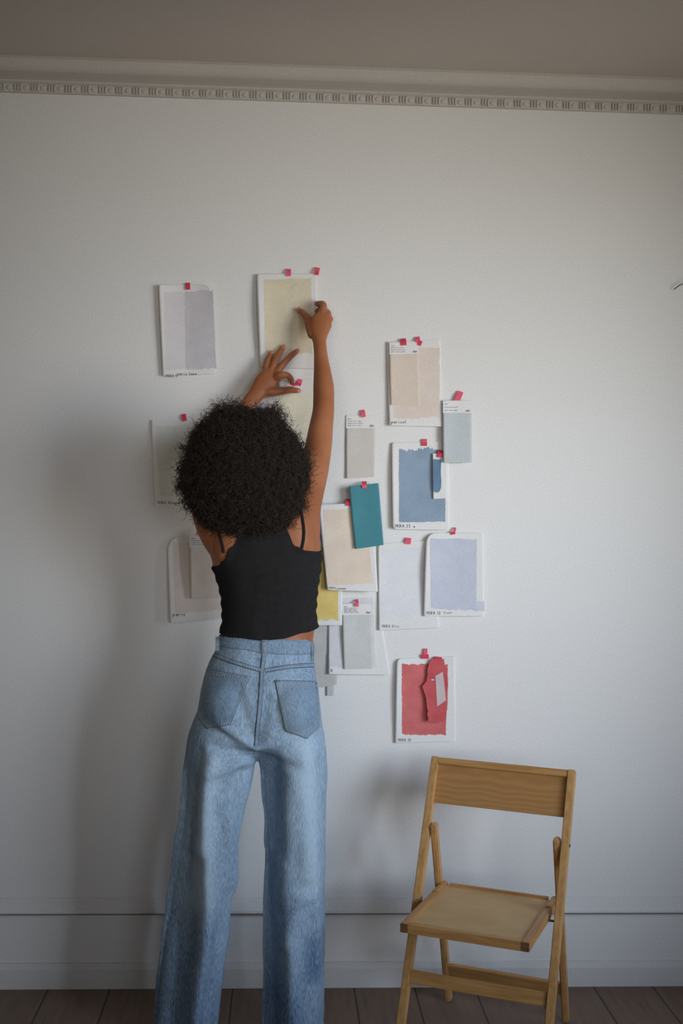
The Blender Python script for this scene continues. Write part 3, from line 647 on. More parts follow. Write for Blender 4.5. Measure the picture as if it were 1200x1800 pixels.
bmobj('front_stretcher', bar(Vector((-.194, .0514 + .425 * .195, .195)), Vector((.194, .0514 + .425 * .195, .195)), .037, .016, lean), M_wx, ch)
rl = Vector((0, -.313, 1)).normalized()
bmobj('rear_stretcher', bar(Vector((-.171, .473 - .313 * .107, .107)), Vector((.171, .473 - .313 * .107, .107)), .040, .016, rl), M_wx, ch)
seat = empty('seat', (0, 0, 0), '', ''); del seat['label']; del seat['category']; seat.parent = ch
zs = .400
for s in (-1, 1):
    bm = bmesh.new(); x0, x1 = sorted((s * .1755, s * .1545))
    box(bm, (x0, -.022, zs - .026), (x1, .255, zs), .002)
    box(bm, (x0, .262, zs - .026), (x1, .362, zs + .003), .004)
    box(bm, (x0 + .003, .250, zs - .026), (x1 - .003, .266, zs - .002))
    o = bmobj('side_rail', bm, M_wy, seat)
    boxobj('end_grain', (x0 + .001, -.0232, zs - .0245), (x1 - .001, -.0215, zs - .0015), M_wend, o)
    V, Fc = tube([(s * .150, .218, zs - .020), (s * .206, .218, zs - .020)], .0035, 10); meshobj('pivot_rod', V, Fc, M_metal, seat, False)
boxobj('front_rail', (-.1545, -.022, zs - .026), (.1545, .0, zs - .0015), M_wx, seat, .0015)
boxobj('rear_rail', (-.147, .340, zs - .024), (.147, .356, zs + .001), M_wx, seat, .002)
boxobj('seat_panel', (-.155, -.001, zs - .010), (.155, .342, zs - .005), M_wpanel, seat)

# ------------------------------------------------------------------ the person
YP = -.36
body = []
body.append(hloft([(1300, 372, 540, YP, .07), (1240, 362, 548, YP, .10), (1180, 372, 545, YP, .095), (1140, 388, 548, YP, .085), (1100, 392, 553, YP, .080), (1080, 392, 552, YP, .082), (1050, 390, 554, YP, .088), (1020, 383, 558, YP, .094),
    (1000, 376, 561, YP, .098), (970, 368, 563, YP, .098), (940, 366, 562, YP - .002, .095), (915, 374, 558, YP, .088), (896, 392, 545, YP, .075), (882, 412, 520, YP, .060), (872, 428, 470, YP, .05)], 5, 44, 2.25))
# shoulder blades
body.append(ellipsoid(P(512, 945, YP - .062), (.055, .030, .075))); body.append(ellipsoid(P(410, 955, YP - .062), (.052, .030, .072)))
# neck and head
body.append(limb([(447, 905, YP, 34, .05), (444, 880, YP - .005, 31, .048), (441, 850, YP - .01, 31, .05)]))
hc = P(437, 832, -.385)
rx = Matrix.Rotation(math.radians(14), 3, 'X')
body.append(ellipsoid(hc, (.074, .094, .105), rx, 36, 22)); body.append(ellipsoid(hc + rx @ Vector((0, .035, -.058)), (.055, .062, .062), rx))
def hp(x, y, z): return hc + rx @ Vector((x, y, z))
body.append(ellipsoid(hp(0, .098, -.022), (.013, .016, .024), rx)); body.append(ellipsoid(hp(0, .108, -.038), (.016, .013, .010), rx))     # nose
body.append(ellipsoid(hp(0, .092, -.064), (.024, .010, .007), rx)); body.append(ellipsoid(hp(0, .090, -.076), (.020, .010, .007), rx))    # lips
body.append(ellipsoid(hp(0, .080, -.103), (.022, .018, .016), rx))
for s in (-1, 1):
    body.append(ellipsoid(hp(s * .030, .082, .008), (.022, .012, .008), rx)); body.append(ellipsoid(hp(s * .042, .070, -.035), (.020, .018, .016), rx))
    body.append(ellipsoid(hp(s * .077, -.002, -.022), (.008, .018, .030), rx))
# right arm, raised and nearly straight
body.append(limb([(531, 958, YP, 28, .055), (535, 930, -.357, 28, .055), (538, 900, -.345, 25, .047), (544, 866, -.32, 25, .045), (552, 825, -.29, 25.5, .044), (560, 781, -.255, 23.5, .041), (563.5, 755, -.235, 21.5, .038),
    (568, 724, -.215, 19.2, .034), (568.7, 700, -.197, 18.6, .034), (568.5, 680, -.18, 18.2, .034), (566.5, 655, -.155, 15.5, .029), (565, 640, -.14, 13.7, .026), (563, 618, -.12, 11.8, .021), (561, 597, -.10, 11.8, .019)], 4, 24))
def finger(rows): return limb([(a, b, c, r, r / 565.) for a, b, c, r in rows], 4, 12, .9)
body.append(limb([(561, 602, -.103, 11.5, .019), (561, 590, -.096, 14.5, .018), (562, 577, -.090, 18.5, .017), (565, 564, -.085, 19, .015), (567, 557, -.082, 16, .013)], 4, 20, .4))
RHf = [[(549, 588, -.088, 9), (544, 573, -.075, 8.4), (540, 561, -.055, 6.6), (533, 551, -.036, 6), (526.5, 546, -.024, 5.2)],
       [(562, 560, -.083, 7.5), (567, 546, -.072, 7), (567.5, 535.5, -.052, 6.4), (560, 534, -.022, 5.4), (557, 534, -.012, 4.8)],
       [(569, 558, -.082, 7.5), (575.5, 552, -.066, 6.8), (572, 548, -.040, 6.2), (562, 547, -.020, 5.4), (557, 547, -.010, 4.8)],
       [(574, 563, -.082, 7.5), (579, 561, -.062, 6.6), (577, 561, -.036, 6), (566, 560, -.020, 5.4), (560, 560, -.010, 4.8)],
       [(573, 573, -.084, 7), (577, 573, -.064, 6), (575, 574, -.040, 5.4), (566, 573, -.026, 4.8), (562, 572, -.018, 4.4)]]
for f in RHf: body.append(finger(f))
# left arm, bent behind the hair
body.append(limb([(394, 968, YP, 25, .05), (380, 943, -.355, 27, .05), (369, 918, -.34, 27, .047), (363.5, 895, -.315, 26.5, .045), (361, 866, -.265, 24, .042), (361, 838, -.205, 21.5, .037), (364, 822, -.175, 19.5, .034),
    (380, 795, -.145, 19.5, .032), (400, 765, -.118, 18, .029), (420, 735, -.098, 15.5, .025), (434, 714, -.086, 13.6, .022), (446, 698, -.076, 13.4, .019)], 4, 24))
body.append(limb([(445, 700, -.077, 13, .018), (455, 687, -.071, 16, .016), (466, 674, -.066, 19.5, .015), (476, 662, -.062, 18.5, .013), (480, 656, -.060, 16, .011)], 4, 20, .35))
LHf = [[(466, 660, -.060, 6), (467, 645, -.052, 5.6), (471.5, 631, -.040, 5.2), (476.5, 621, -.028, 4.2)],
       [(474, 658, -.062, 6.5), (481, 640, -.054, 6.0), (489, 624, -.038, 5.4), (497, 611, -.024, 4.4)],
       [(484, 658, -.062, 7.0), (497, 641, -.058, 6.2), (509, 628, -.042, 5.5), (521, 618, -.026, 4.5)],
       [(483, 664, -.065, 7.0), (494, 659.5, -.082, 6.6), (505, 660, -.078, 6.0), (511, 666, -.054, 5.4), (513, 671, -.038, 4.6)],
       [(466, 689, -.068, 9.0), (482, 689, -.072, 7.6), (497, 687.5, -.064, 6.6), (510, 685.5, -.050, 6.2), (523, 686.5, -.040, 4.8)]]
for f in LHf: body.append(finger(f))
# legs and feet, mostly inside the trousers
for leg in (((400, 1235), (385, 1400), (352, 1560), (328, 1750)), ((508, 1235), (516, 1400), (516, 1560), (512, 1750))):
    body.append(limb([(leg[0][0], leg[0][1], YP, 42, .07), (leg[1][0], leg[1][1], YP + .012, 32, .05), (leg[2][0], leg[2][1], YP + .022, 24, .038), (leg[3][0], leg[3][1], YP + .015, 18, .032)], 5, 24))
    a = P(leg[3][0], leg[3][1], YP + .012); an = Vector((a.x, a.y, .07))
    body.append(tube([an + Vector((0, 0, .1)), an, an + Vector((0, -.01, -.035))], [.032, .034, .03], 16))
    body.append(tube([an + Vector((0, -.035, -.04)), an + Vector((0, .04, -.034)), an + Vector((0, .11, -.044)), an + Vector((0, .17, -.052))], [.028, .034, .026, .016], 16))
person = blend('person', body, .0030, 4, M_skin)
tag(person, 'person from behind in black top and wide blue jeans, both arms raised to the papers', 'person')
bvB = bvh_of(person)
for s in (-1, 1):
    V, Fc = ellipsoid(hp(s * .031, .081, -.004), (.012, .012, .010), rx); meshobj('eye', V, Fc, mat('eye', (60, 46, 40), .2, .5), person)
# nails on the fingers whose backs face the camera
for f, r in ((LHf[0], 3.4), (LHf[1], 3.6), (LHf[2], 3.8), (LHf[4], 4.2), (RHf[0], 4.2)):
    a = P(*f[-2][:3]); b = P(*f[-1][:3]); d = (b - a).normalized(); rf = f[-1][3] / 565; c = b + d * .001
    s = d.cross(Vector((0, -1, 0))).normalized(); n = s.cross(d).normalized()
    if n.y > 0: n = -n
    c = c + n * rf * .62
    V, Fc = ellipsoid((0, 0, 0), (r * 1.05 / 565, .0078, .0034), u=16, v=10)
    V = [c + s * v.x + d * v.y + n * v.z for v in V]; meshobj('fingernail', V, Fc, M_nail, person)

# --- black crop top: offset shell of the torso
def axisx(z):      # torso centre line
    rows = [(1.0, 468), (1.10, 470), (1.2, 470), (1.3, 469), (1.45, 464), (1.6, 455)]
    return P(465, 1000, YP).x
AX = P(466, 1000, YP).x
def zpx(y, Y=YP): return P(466, y, Y).z
def hit(th, z):
    o_ = Vector((AX, YP, z)); d = Vector((math.cos(th), math.sin(th), 0)); h = bvB.ray_cast(o_, d, .4)
    return h
def interp(tab, a):
    a = a % (2 * PI)
    for (a0, v0), (a1, v1) in zip(tab[:-1], tab[1:]):
        if a0 <= a <= a1: f = (a - a0) / (a1 - a0); f = f * f * (3 - 2 * f); return v0 + (v1 - v0) * f
    return tab[-1][1]
R_ = math.radians
# angle: 0 = right, 90 = front (wall side), 180 = left, 270 = back (camera side); values are image rows
topt = [(R_(0), 966), (R_(25), 968), (R_(50), 930), (R_(65), 900), (R_(90), 925), (R_(115), 900), (R_(130), 930), (R_(155), 985), (R_(180), 1000), (R_(203), 994), (R_(216), 984), (R_(226), 960), (R_(240), 915), (R_(252), 905), (R_(270), 902), (R_(290), 905), (R_(300), 926), (R_(311), 957), (R_(324), 965), (R_(345), 967), (R_(360), 966)]
hemt = [(R_(0), 1099), (R_(90), 1092), (R_(180), 1112), (R_(225), 1116), (R_(270), 1119), (R_(300), 1116), (R_(330), 1107), (R_(360), 1099)]
NT, NZ = 160, 70; V = []; Fc = []
for layer in (0, 1):
    for j in range(NZ + 1):
        for i in range(NT):
            th = 2 * PI * i / NT; zt = zpx(interp(topt, th)); zh = zpx(interp(hemt, th)); z = zh + (zt - zh) * j / NZ
            loc, nr, idx, ds = hit(th, z)
            if loc is None: loc = Vector((AX, YP, z)) + Vector((math.cos(th), math.sin(th), 0)) * .1; ds = .1
            rd = Vector((math.cos(th), math.sin(th), 0)); zz = z
            # soft gathers at the side seams and hem
            sidef = max(0, abs(math.cos(th)) - .75) * 4
            w = .0015 * sidef * math.sin(z * 190 + 2 * math.sin(th * 3)) + .003 * noise.noise(Vector((math.cos(th) * 2, math.sin(th) * 2, z * 7)))
            hemf = max(0, 1 - j / 14) ** 2 * .006
            e = (.0055 + w + hemf) if layer == 0 else (.003 + w * .8 + hemf)
            V.append(loc + rd * e)
off_ = (NZ + 1) * NT
for j in range(NZ):
    for i in range(NT):
        a = j * NT + i; b = j * NT + (i + 1) % NT; Fc.append((a, b, b + NT, a + NT)); Fc.append((off_ + a, off_ + a + NT, off_ + b + NT, off_ + b))
for i in range(NT):
    b = (i + 1) % NT; Fc.append((i, off_ + i, off_ + b, b)); q = NZ * NT; Fc.append((q + i, q + b, off_ + q + b, off_ + q + i))
top = meshobj('crop_top', V, Fc, M_top, person); top['label'] = 'black sleeveless crop top'
def strap(pts):
    Q = []
    for x, y in pts:
        d = ray(x, y).normalized(); h = bvB.ray_cast(CAM, d)
        if h[0] is not None: Q.append(h[0] - d * .002)
    return Q
for pts in ([(529.5, 966), (533, 950), (534, 935), (533, 922), (531, 910), (528.5, 898), (524, 888), (518, 882)], [(393, 972), (391, 960), (388, 948), (385.5, 938), (384, 925), (386, 912), (392, 900), (400, 893)]):
    Q = strap(pts); Q = [Vector(q[:3]) for q in resample([tuple(q) for q in Q], 4)]
    V, Fc = tube(Q, .0042, 8); meshobj('shoulder_strap', V, Fc, M_top, top)

# --- jeans
def jrows(t): return [(y, l, r, YP, d) for y, l, r, d in t]
pel = hloft(jrows([(1117, 386.5, 547, .088), (1135, 382, 551, .094), (1150, 375, 552, .101), (1170, 366, 554, .111), (1195, 357.5, 557.5, .120), (1223, 350.7, 561, .125), (1250, 346, 564, .126), (1274, 337, 566.5, .120), (1300, 331, 571, .108), (1318, 340, 565, .09)]), 5, 60, 2.3)
ll = hloft(jrows([(1230, 352, 456, .095), (1260, 345, 454, .108), (1290, 332.5, 452, .112), (1322, 326.6, 449.5, .108), (1345, 324, 448, .104), (1388, 319.5, 441, .100), (1440, 314, 430, .097), (1477, 308.6, 423, .095), (1523, 302, 416.5, .094), (1570, 296, 409.5, .094), (1647, 285.5, 401, .098), (1724, 276, 388, .104), (1798, 268.5, 378, .110), (1826, 265, 374, .112)]), 5, 50, 2.15)
rl_ = hloft(jrows([(1230, 452, 560, .095), (1260, 452, 564, .108), (1290, 451, 568, .112), (1322, 451, 574, .108), (1345, 455, 575.5, .104), (1400, 458, 574.5, .100), (1446, 462, 575, .097), (1523, 460.5, 573, .094), (1616, 458.5, 571.5, .096), (1708, 458.5, 569.5, .103), (1798, 457, 567.6, .110), (1826, 456.5, 567, .112)]), 5, 50, 2.15)
but = [ellipsoid(P(405, 1240, YP - .052), (.078, .082, .092)), ellipsoid(P(510, 1242, YP - .052), (.078, .082, .092))]
jeans = blend('jeans', [pel, ll, rl_] + but, .0045, 10, M_denim, person)
jeans['label'] = 'wide-leg washed light blue denim jeans'
me = jeans.data; nv = len(me.vertices)
cosv = np.empty(nv * 3); me.vertices.foreach_get('co', cosv); cosv = cosv.reshape(-1, 3)
me.update(); nrmv = np.array([tuple(v.normal) for v in me.vertices])
wash = np.zeros(nv); zc_ = zpx(1322); xmid = P(453, 1322, YP).x
def seg2(x, z, ax, az, bx, bz):
    t = max(0, min(1, ((x - ax) * (bx - ax) + (z - az) * (bz - az)) / ((bx - ax) ** 2 + (bz - az) ** 2))); return math.hypot(x - ax - t * (bx - ax), z - az - t * (bz - az))
# drag folds: (start px, end px, width m, height m); positive rises, negative sinks
folds = [((449, 1300), (395, 1262), .012, .006), ((446, 1315), (380, 1300), .014, -.006), ((440, 1330), (372, 1345), .016, .007), ((425, 1345), (392, 1440), .018, -.009), ((375, 1320), (352, 1480), .022, .010), ((352, 1310), (330, 1500), .018, -.006),
         ((456, 1300), (500, 1290), .013, .005), ((460, 1320), (520, 1335), .016, -.006), ((478, 1335), (486, 1480), .022, -.010), ((530, 1320), (536, 1520), .028, .009), ((560, 1330), (562, 1500), .014, -.004),
         ((398, 1400), (412, 1560), .016, .007), ((370, 1480), (345, 1760), .024, .009), ((325, 1500), (300, 1790), .02, -.006), ((400, 1560), (360, 1780), .018, -.006),
         ((470, 1500), (478, 1800), .02, -.007), ((530, 1560), (500, 1640), .022, .007), ((545, 1600), (548, 1800), .018, -.006), ((512, 1640), (520, 1800), .022, .008), ((495, 1590), (545, 1575), .014, -.005),
         ((380, 1165), (440, 1160), .012, .003), ((475, 1160), (545, 1158), .010, -.003), ((420, 1210), (448, 1290), .016, -.004), ((470, 1215), (458, 1290), .014, -.004)]
FW = [(P(a[0], a[1], YP), P(b[0], b[1], YP), w, h) for a, b, w, h in folds]
wsh = [((375, 1330), (352, 1560), .035, .35), ((540, 1300), (540, 1540), .035, .38), ((395, 1240), (420, 1260), .05, .15), ((520, 1240), (510, 1270), .05, .15), ((360, 1620), (345, 1800), .05, -.12), ((545, 1640), (550, 1690), .03, -.35), ((500, 1740), (520, 1800), .06, -.15), ((510, 1660), (520, 1640), .04, .15), ((458, 1150), (455, 1300), .012, -.25), ((420, 1290), (440, 1380), .03, .1)]
WW = [(P(a[0], a[1], YP), P(b[0], b[1], YP), w, h) for a, b, w, h in wsh]
disp = np.zeros(nv)
for i in range(nv):
    x, y, z = cosv[i]; lowf = min(1, max(0, (zc_ + .08 - z) / .25))
    d = .010 * lowf * noise.noise(Vector((x * 13, y * 13, z * 1.6))) + .003 * noise.noise(Vector((x * 16 + z * 6, y * 12, z * 9)))
    d += .0015 * noise.noise(Vector((x * 45, y * 45, z * 22)))
    if y < YP + .02:
        for a, b, w, h in FW:
            q = seg2(x, z, a.x, a.z, b.x, b.z)
            if q < 2.5 * w: d += 1.45 * h * math.exp(-(q / w) ** 2)
    k = .42 - .22 * min(1, max(0, (zpx(1500) - z) / .6)) 
    for a, b, w, h in WW:
        q = seg2(x, z, a.x, a.z, b.x, b.z)
        if q < 3 * w: k += h * math.exp(-(q / w) ** 2)
    wash[i] = k
    disp[i] = d
# each leg breaks along a soft crease: left of it the cloth falls away from the room
ridges = [[(343, 1300), (348, 1345), (353, 1400), (357, 1480), (361, 1560), (362, 1620), (352, 1700), (344, 1760), (338, 1830)], [(494, 1300), (501, 1345), (498, 1400), (496, 1500), (496, 1600), (500, 1680), (498, 1760), (494, 1830)]]
RD = [[P(a, b, YP) for a, b in r] for r in ridges]
def ridge_x(r, z):
    for p, q in zip(r[:-1], r[1:]):
        if p.z >= z >= q.z: return p.x + (q.x - p.x) * (p.z - z) / (p.z - q.z)
    return r[-1].x if z < r[-1].z else r[0].x
ztop = zpx(1300)
for i in range(nv):
    x, y, z = cosv[i]
    if z > ztop or y > YP: continue
    inner = xmid + (zc_ - z) * -.06
    r = RD[0] if x < inner else RD[1]
    dx = ridge_x(r, z) - x + .004 * noise.noise(Vector((z * 9, 3, 1)))
    t = max(0, min(1, (dx + .012) / .062)); t = t * t * (3 - 2 * t)
    f = min(1, (ztop - z) / .10) * min(1, (YP - y) / .05)
    cosv[i][1] += .046 * t * f
    # and the crown of the crease stands slightly proud
    cosv[i][1] -= .006 * math.exp(-((dx + .022) / .02) ** 2) * f
cosv += nrmv * disp[:, None]; cosv[:, 2] = np.maximum(cosv[:, 2], .004)
me.vertices.foreach_set('co', cosv.ravel()); me.update()
at = me.attributes.new('wash', 'FLOAT', 'POINT'); at.data.foreach_set('value', wash)
bvJ = bvh_of(jeans)
def onj(x, y, off):
    d = ray(x, y).normalized(); h = bvJ.ray_cast(CAM, d)
    if h[0] is None:
        h = bvJ.find_nearest(P(x, y, YP - .05)); n = h[1]
        return h[0] + n * off
    n = h[1]
    if n.dot(d) > 0: n = -n
    return h[0] + (n * .5 - d * .5) * off
def poly_pts(pts, n):
    L = [math.dist(a, b) for a, b in zip(pts[:-1], pts[1:])]; T = sum(L); out = []
    for k in range(n + 1):
        s = T * k / n; i = 0
        while i < len(L) - 1 and s > L[i]: s -= L[i]; i += 1
        f = min(1, s / L[i]); out.append((pts[i][0] + (pts[i + 1][0] - pts[i][0]) * f, pts[i][1] + (pts[i + 1][1] - pts[i][1]) * f))
    return out
def flatband(pts, wpx, off, n=60, thick=.0015):
    """ribbon on the denim following a sight-line path"""
    C = poly_pts(pts, n); V = []; Fc = []
    for i, (x, y) in enumerate(C):
        a = C[max(0, i - 1)]; b = C[min(n, i + 1)]; dx, dy = b[0] - a[0], b[1] - a[1]; L = math.hypot(dx, dy) or 1; nx, ny = -dy / L * wpx / 2, dx / L * wpx / 2
        for s, o_ in ((-1, 0), (-.8, off), (0, off * 1.05), (.8, off), (1, 0)):
            q = onj(x + nx * s, y + ny * s, o_); V.append(q if q is not None else (V[-1] if V else Vector((0, 0, 0))))
    for i in range(n):
        for k in range(4): a = i * 5 + k; Fc.append((a, a + 1, a + 6, a + 5))
    return V, Fc
def stitches(pts, off, rad=.0006, st=4.6, gap=.35):
    T = sum(math.dist(a, b) for a, b in zip(pts[:-1], pts[1:])); n = max(2, int(T / st)); out = []
    C = poly_pts(pts, n * 3)
    for k in range(n):
        a = onj(*C[k * 3], off); b = onj(*C[k * 3 + 2], off)
        if a is None or b is None or (a - b).length > .02: continue
        out.append(tube([a, b], rad, 5))
    return out
def offs(pts, d):
    out = []
    for i, (x, y) in enumerate(pts):
        a = pts[max(0, i - 1)]; b = pts[min(len(pts) - 1, i + 1)]; dx, dy = b[0] - a[0], b[1] - a[1]; L = math.hypot(dx, dy); out.append((x - dy / L * d, y + dx / L * d))
    return out
# back pockets
for pts in ([(363.4, 1176.4), (438.5, 1189), (404.5, 1273.6), (363.4, 1280.4), (346.5, 1260)], [(483, 1196), (558.5, 1197.7), (561, 1277), (539, 1298.3), (500.9, 1284)]):
    B = []
    for a, b in zip(pts, pts[1:] + pts[:1]): B += poly_pts([a, b], 14)[:-1]
    c = (sum(p[0] for p in pts) / 5, sum(p[1] for p in pts) / 5); V = []; Fc = []; NR = 12; nb = len(B)
    for r in range(NR + 2):
        f = min(1, (r + 1) / NR); o_ = .0032 if r < NR else 0
        if r == NR: f = 1.004
        if r > NR: continue
        for x, y in B:
            q = onj(c[0] + (x - c[0]) * f, c[1] + (y - c[1]) * f, o_)
            V.append(q if q is not None else V[-1])
    V.append(onj(c[0], c[1], .0032)); ci = len(V) - 1
    for r in range(NR):
        for k in range(nb): a = r * nb + k; b = r * nb + (k + 1) % nb; Fc.append((a, b, b + nb, a + nb))
    for k in range(nb): Fc.append((ci, (k + 1) % nb, k))
    pk = meshobj('back_pocket', V, Fc, M_pocket, jeans)
    # double stitching just inside the edge, dark edge just outside
    st = []
    for sc in (.965, .90): 
        loop = [(c[0] + (x - c[0]) * sc, c[1] + (y - c[1]) * sc) for x, y in pts]; loop.append(loop[0]); st += stitches(loop, .0040)
    # pocket opening hem stitch
    a, b = pts[0], pts[1]; d = 7.5; q1 = (a[0] + (c[0] - a[0]) * .05, a[1] + d); q2 = (b[0] + (c[0] - b[0]) * .05, b[1] + d); st += stitches([q1, q2], .0040)
    V, Fc = merge(st); meshobj('pocket_stitching', V, Fc, M_thread, pk)
    loop = pts + [pts[0]]; V, Fc = [], []
    segs = [tube([onj(*p, .0012) for p in poly_pts([a, b], 12)], .0010, 6) for a, b in zip(loop[:-1], loop[1:])]
    V, Fc = merge(segs); meshobj('pocket_edge', V, Fc, M_groove, pk)
    i0 = 1 if c[0] < 450 else 0; q = pts[i0]; s_ = -1 if i0 else 1
    segs = stitches([(q[0] + s_ * 3, q[1] + 2.5), (q[0] + s_ * 10, q[1] + (1.3 if i0 == 0 else 1.2))], .005, .0011, 3); V, Fc = merge(segs); meshobj('bar_tack', V, Fc, M_rivet, pk)
# waistband
wbt = [(387, 1118.5), (420, 1120), (458, 1121), (471, 1120.5), (500, 1119.5), (546, 1128.5)]; wbb = [(384, 1132), (418.7, 1135), (460, 1139.6), (471, 1141), (515, 1144), (551, 1148)]
def ringband(z0f, z1f, e, n=120):
    V = []; Fc = []
    K = 6
    for k in range(K + 1):
        for i in range(n):
            th = 2 * PI * i / n; z = z0f(th) + (z1f(th) - z0f(th)) * k / K
            h = bvJ.ray_cast(Vector((AX, YP, min(z, zpx(1119.5)))), Vector((math.cos(th), math.sin(th), 0)), .4)
            rr = h[3] if h[0] is not None else .1
            V.append(Vector((AX, YP, z)) + Vector((math.cos(th), math.sin(th), 0)) * (rr + (e if 0 < k < K else e * .7)))
    for k in range(K + 1):
        for i in range(n):
            v = V[k * n + i]; d = Vector((v.x - AX, v.y - YP, 0)).normalized(); V.append(v - d * .006)
    o_ = (K + 1) * n
    for k in range(K):
        for i in range(n): a = k * n + i; b = k * n + (i + 1) % n; Fc.append((a, b, b + n, a + n)); Fc.append((o_ + a, o_ + a + n, o_ + b + n, o_ + b))
    for i in range(n):
        b = (i + 1) % n; Fc.append((i, o_ + i, o_ + b, b)); q = K * n; Fc.append((q + i, q + b, o_ + q + b, o_ + q + i))
    return V, Fc
wt = [(R_(0), 1127), (R_(90), 1124), (R_(180), 1117), (R_(235), 1119), (R_(270), 1119), (R_(300), 1117), (R_(330), 1121), (R_(360), 1127)]
wb = [(R_(0), 1147), (R_(90), 1142), (R_(180), 1133), (R_(235), 1135), (R_(270), 1140), (R_(300), 1143), (R_(330), 1145), (R_(360), 1147)]
V, Fc = ringband(lambda t: zpx(interp(wb, t)), lambda t: zpx(interp(wt, t)), .0038)
wband = meshobj('waistband', V, Fc, M_pocket, jeans)
bvJ0 = bvJ
me2 = [v.co.copy() for v in jeans.data.vertices]; pl = [tuple(p.vertices) for p in jeans.data.polygons]; o_ = len(me2)
bvJ = BVHTree.FromPolygons(me2 + [Vector(v) for v in V], pl + [tuple(i + o_ for i in f) for f in Fc])
for pts in ([(388, 1121), (420, 1122.5), (456, 1123)], [(386, 1130), (418, 1132.5), (456, 1136.5)], [(474, 1123), (500, 1121), (545, 1129)], [(474, 1138), (515, 1141), (549, 1144.5)]):
    V, Fc = merge(stitches(pts, .0008, .0007, 5)); meshobj('waistband_stitching', V, Fc, M_thread, wband)
# belt loops
for x0, x1, y0, y1 in ((460, 471, 1117, 1151), (378.5, 386, 1119, 1144), (547, 552, 1132, 1163)):
    V = []; Fc = []; n = 14
    for k in range(n + 1):
        y = y0 + (y1 - y0) * k / n; e = .002 + .005 * math.sin(PI * k / n)
        for x in (x0, x0 + .8, (x0 + x1) / 2, x1 - .8, x1):
            xx = min(max(x, 385.5), 548.5); base = onj(xx, max(y, 1122 if xx < 500 else 1131), 0) or onj(466, 1150, 0)
            o2 = e if x not in (x0, x1) else e - .002
            V.append(P(x, y, base.y - o2))
    for k in range(n):
        for j in range(4): a = k * 5 + j; Fc.append((a, a + 5, a + 6, a + 1))
    for v in list(V): V.append(v + Vector((0, .0018, 0)))
    N_ = (n + 1) * 5
    for k in range(n):
        for j in range(4): a = N_ + k * 5 + j; Fc.append((a, a + 1, a + 6, a + 5))
        Fc.append((k * 5, N_ + k * 5, N_ + k * 5 + 5, k * 5 + 5)); Fc.append((k * 5 + 4, k * 5 + 9, N_ + k * 5 + 9, N_ + k * 5 + 4))
    bl = meshobj('belt_loop', V, Fc, M_pocket, jeans)
    s_ = []
    for f in (.25, .75):
        x = x0 + (x1 - x0) * f; col_ = [V[k * 5 + (1 if f < .5 else 3)] + Vector((0, -.0006, 0)) for k in range(n + 1)]
        s_.append(tube(col_, .0005, 5))
    v2, f2 = merge(s_); meshobj('loop_stitching', v2, f2, M_thread, bl)
# yoke seams, seat seam
seams = {'yoke_seam': [[(374.5, 1150), (401.7, 1161), (430, 1170), (458, 1178)], [(466, 1178.5), (506.5, 1172), (530, 1170), (551, 1169)]], 'seat_seam': [[(463.5, 1152), (460, 1181), (458, 1217), (455.5, 1249), (451.5, 1288), (450, 1312)]]}
for nm, ls in seams.items():
    for pts in ls:
        V, Fc = flatband(pts, 6.5, .0018); sm = meshobj(nm, V, Fc, M_pocket, jeans)
        s_ = stitches(offs(pts, 1.6), .0026, .0007) + stitches(offs(pts, -1.6), .0026, .0007); V, Fc = merge(s_); meshobj('seam_stitching', V, Fc, M_thread, sm)
        for dd in (3.3, -3.3):
            g = [onj(*p, .0006) for p in poly_pts(offs(pts, dd), 50)]; V, Fc = tube(g, .0010 if dd > 0 else .0007, 5); meshobj('seam_edge', V, Fc, M_groove, sm)
# outseam along the left leg
pts = [(352, 1290), (344, 1340), (340.5, 1400), (338, 1440), (331, 1520), (322, 1600), (310, 1720), (302, 1815)]
g = [onj(*p, .0004) for p in poly_pts(pts, 80)]
V, Fc = tube([q for q in g if q is not None], .0011, 6); meshobj('outseam', V, Fc, M_pocket, jeans)

# --- hair: dark core with thousands of small ringlets
hcx, hcy = 432, 838
out = [(414, 708), (435, 713), (450, 717), (481, 711), (494, 727), (512, 748), (530, 768), (546, 790), (551, 825), (551, 845), (544, 876), (538, 900), (526, 918), (510, 938), (480, 950), (445, 955), (410, 950), (380, 938), (355, 924), (339, 904), (327, 890), (321, 872), (311, 856), (315, 835), (321, 804), (327, 780), (343, 750), (363, 728), (388, 712)]
tabr = sorted(((math.atan2(-(y - hcy), x - hcx)) % (2 * PI), math.hypot(x - hcx, y - hcy)) for x, y in out)
tabr = [(tabr[-1][0] - 2 * PI, tabr[-1][1])] + tabr + [(tabr[0][0] + 2 * PI, tabr[0][1])]
def srad(a):
    a %= 2 * PI
    for (a0, v0), (a1, v1) in zip(tabr[:-1], tabr[1:]):
        if a0 <= a <= a1: return v0 + (v1 - v0) * (a - a0) / (a1 - a0)
HC = P(hcx, hcy, -.40); SCH = F / (HC - CAM).dot(fw)
def hsurf(d, k=1.):      # radius of the hair mass in direction d
    a = math.atan2(d.z, d.x); r = srad(a) / SCH
    q = math.hypot(d.x, d.z); dep = .165 if d.y < 0 else .13
    if d.z < -.3 and d.y > 0: dep *= .8
    # ellipse mix between outline radius and depth radius
    return k / math.sqrt((q / r) ** 2 + (d.y / dep) ** 2)
bm = bmesh.new(); bmesh.ops.create_icosphere(bm, subdivisions=6, radius=1)
for v in bm.verts:
    d = v.co.normalized(); r = hsurf(d, .90) + .008 * noise.noise(d * 9) + .007 * noise.noise(d * 24) + .004 * noise.noise(d * 55)
    v.co = HC + d * r
core = bmobj('hair', bm, M_core, person, True); core['label'] = 'big round black afro of tight curls'
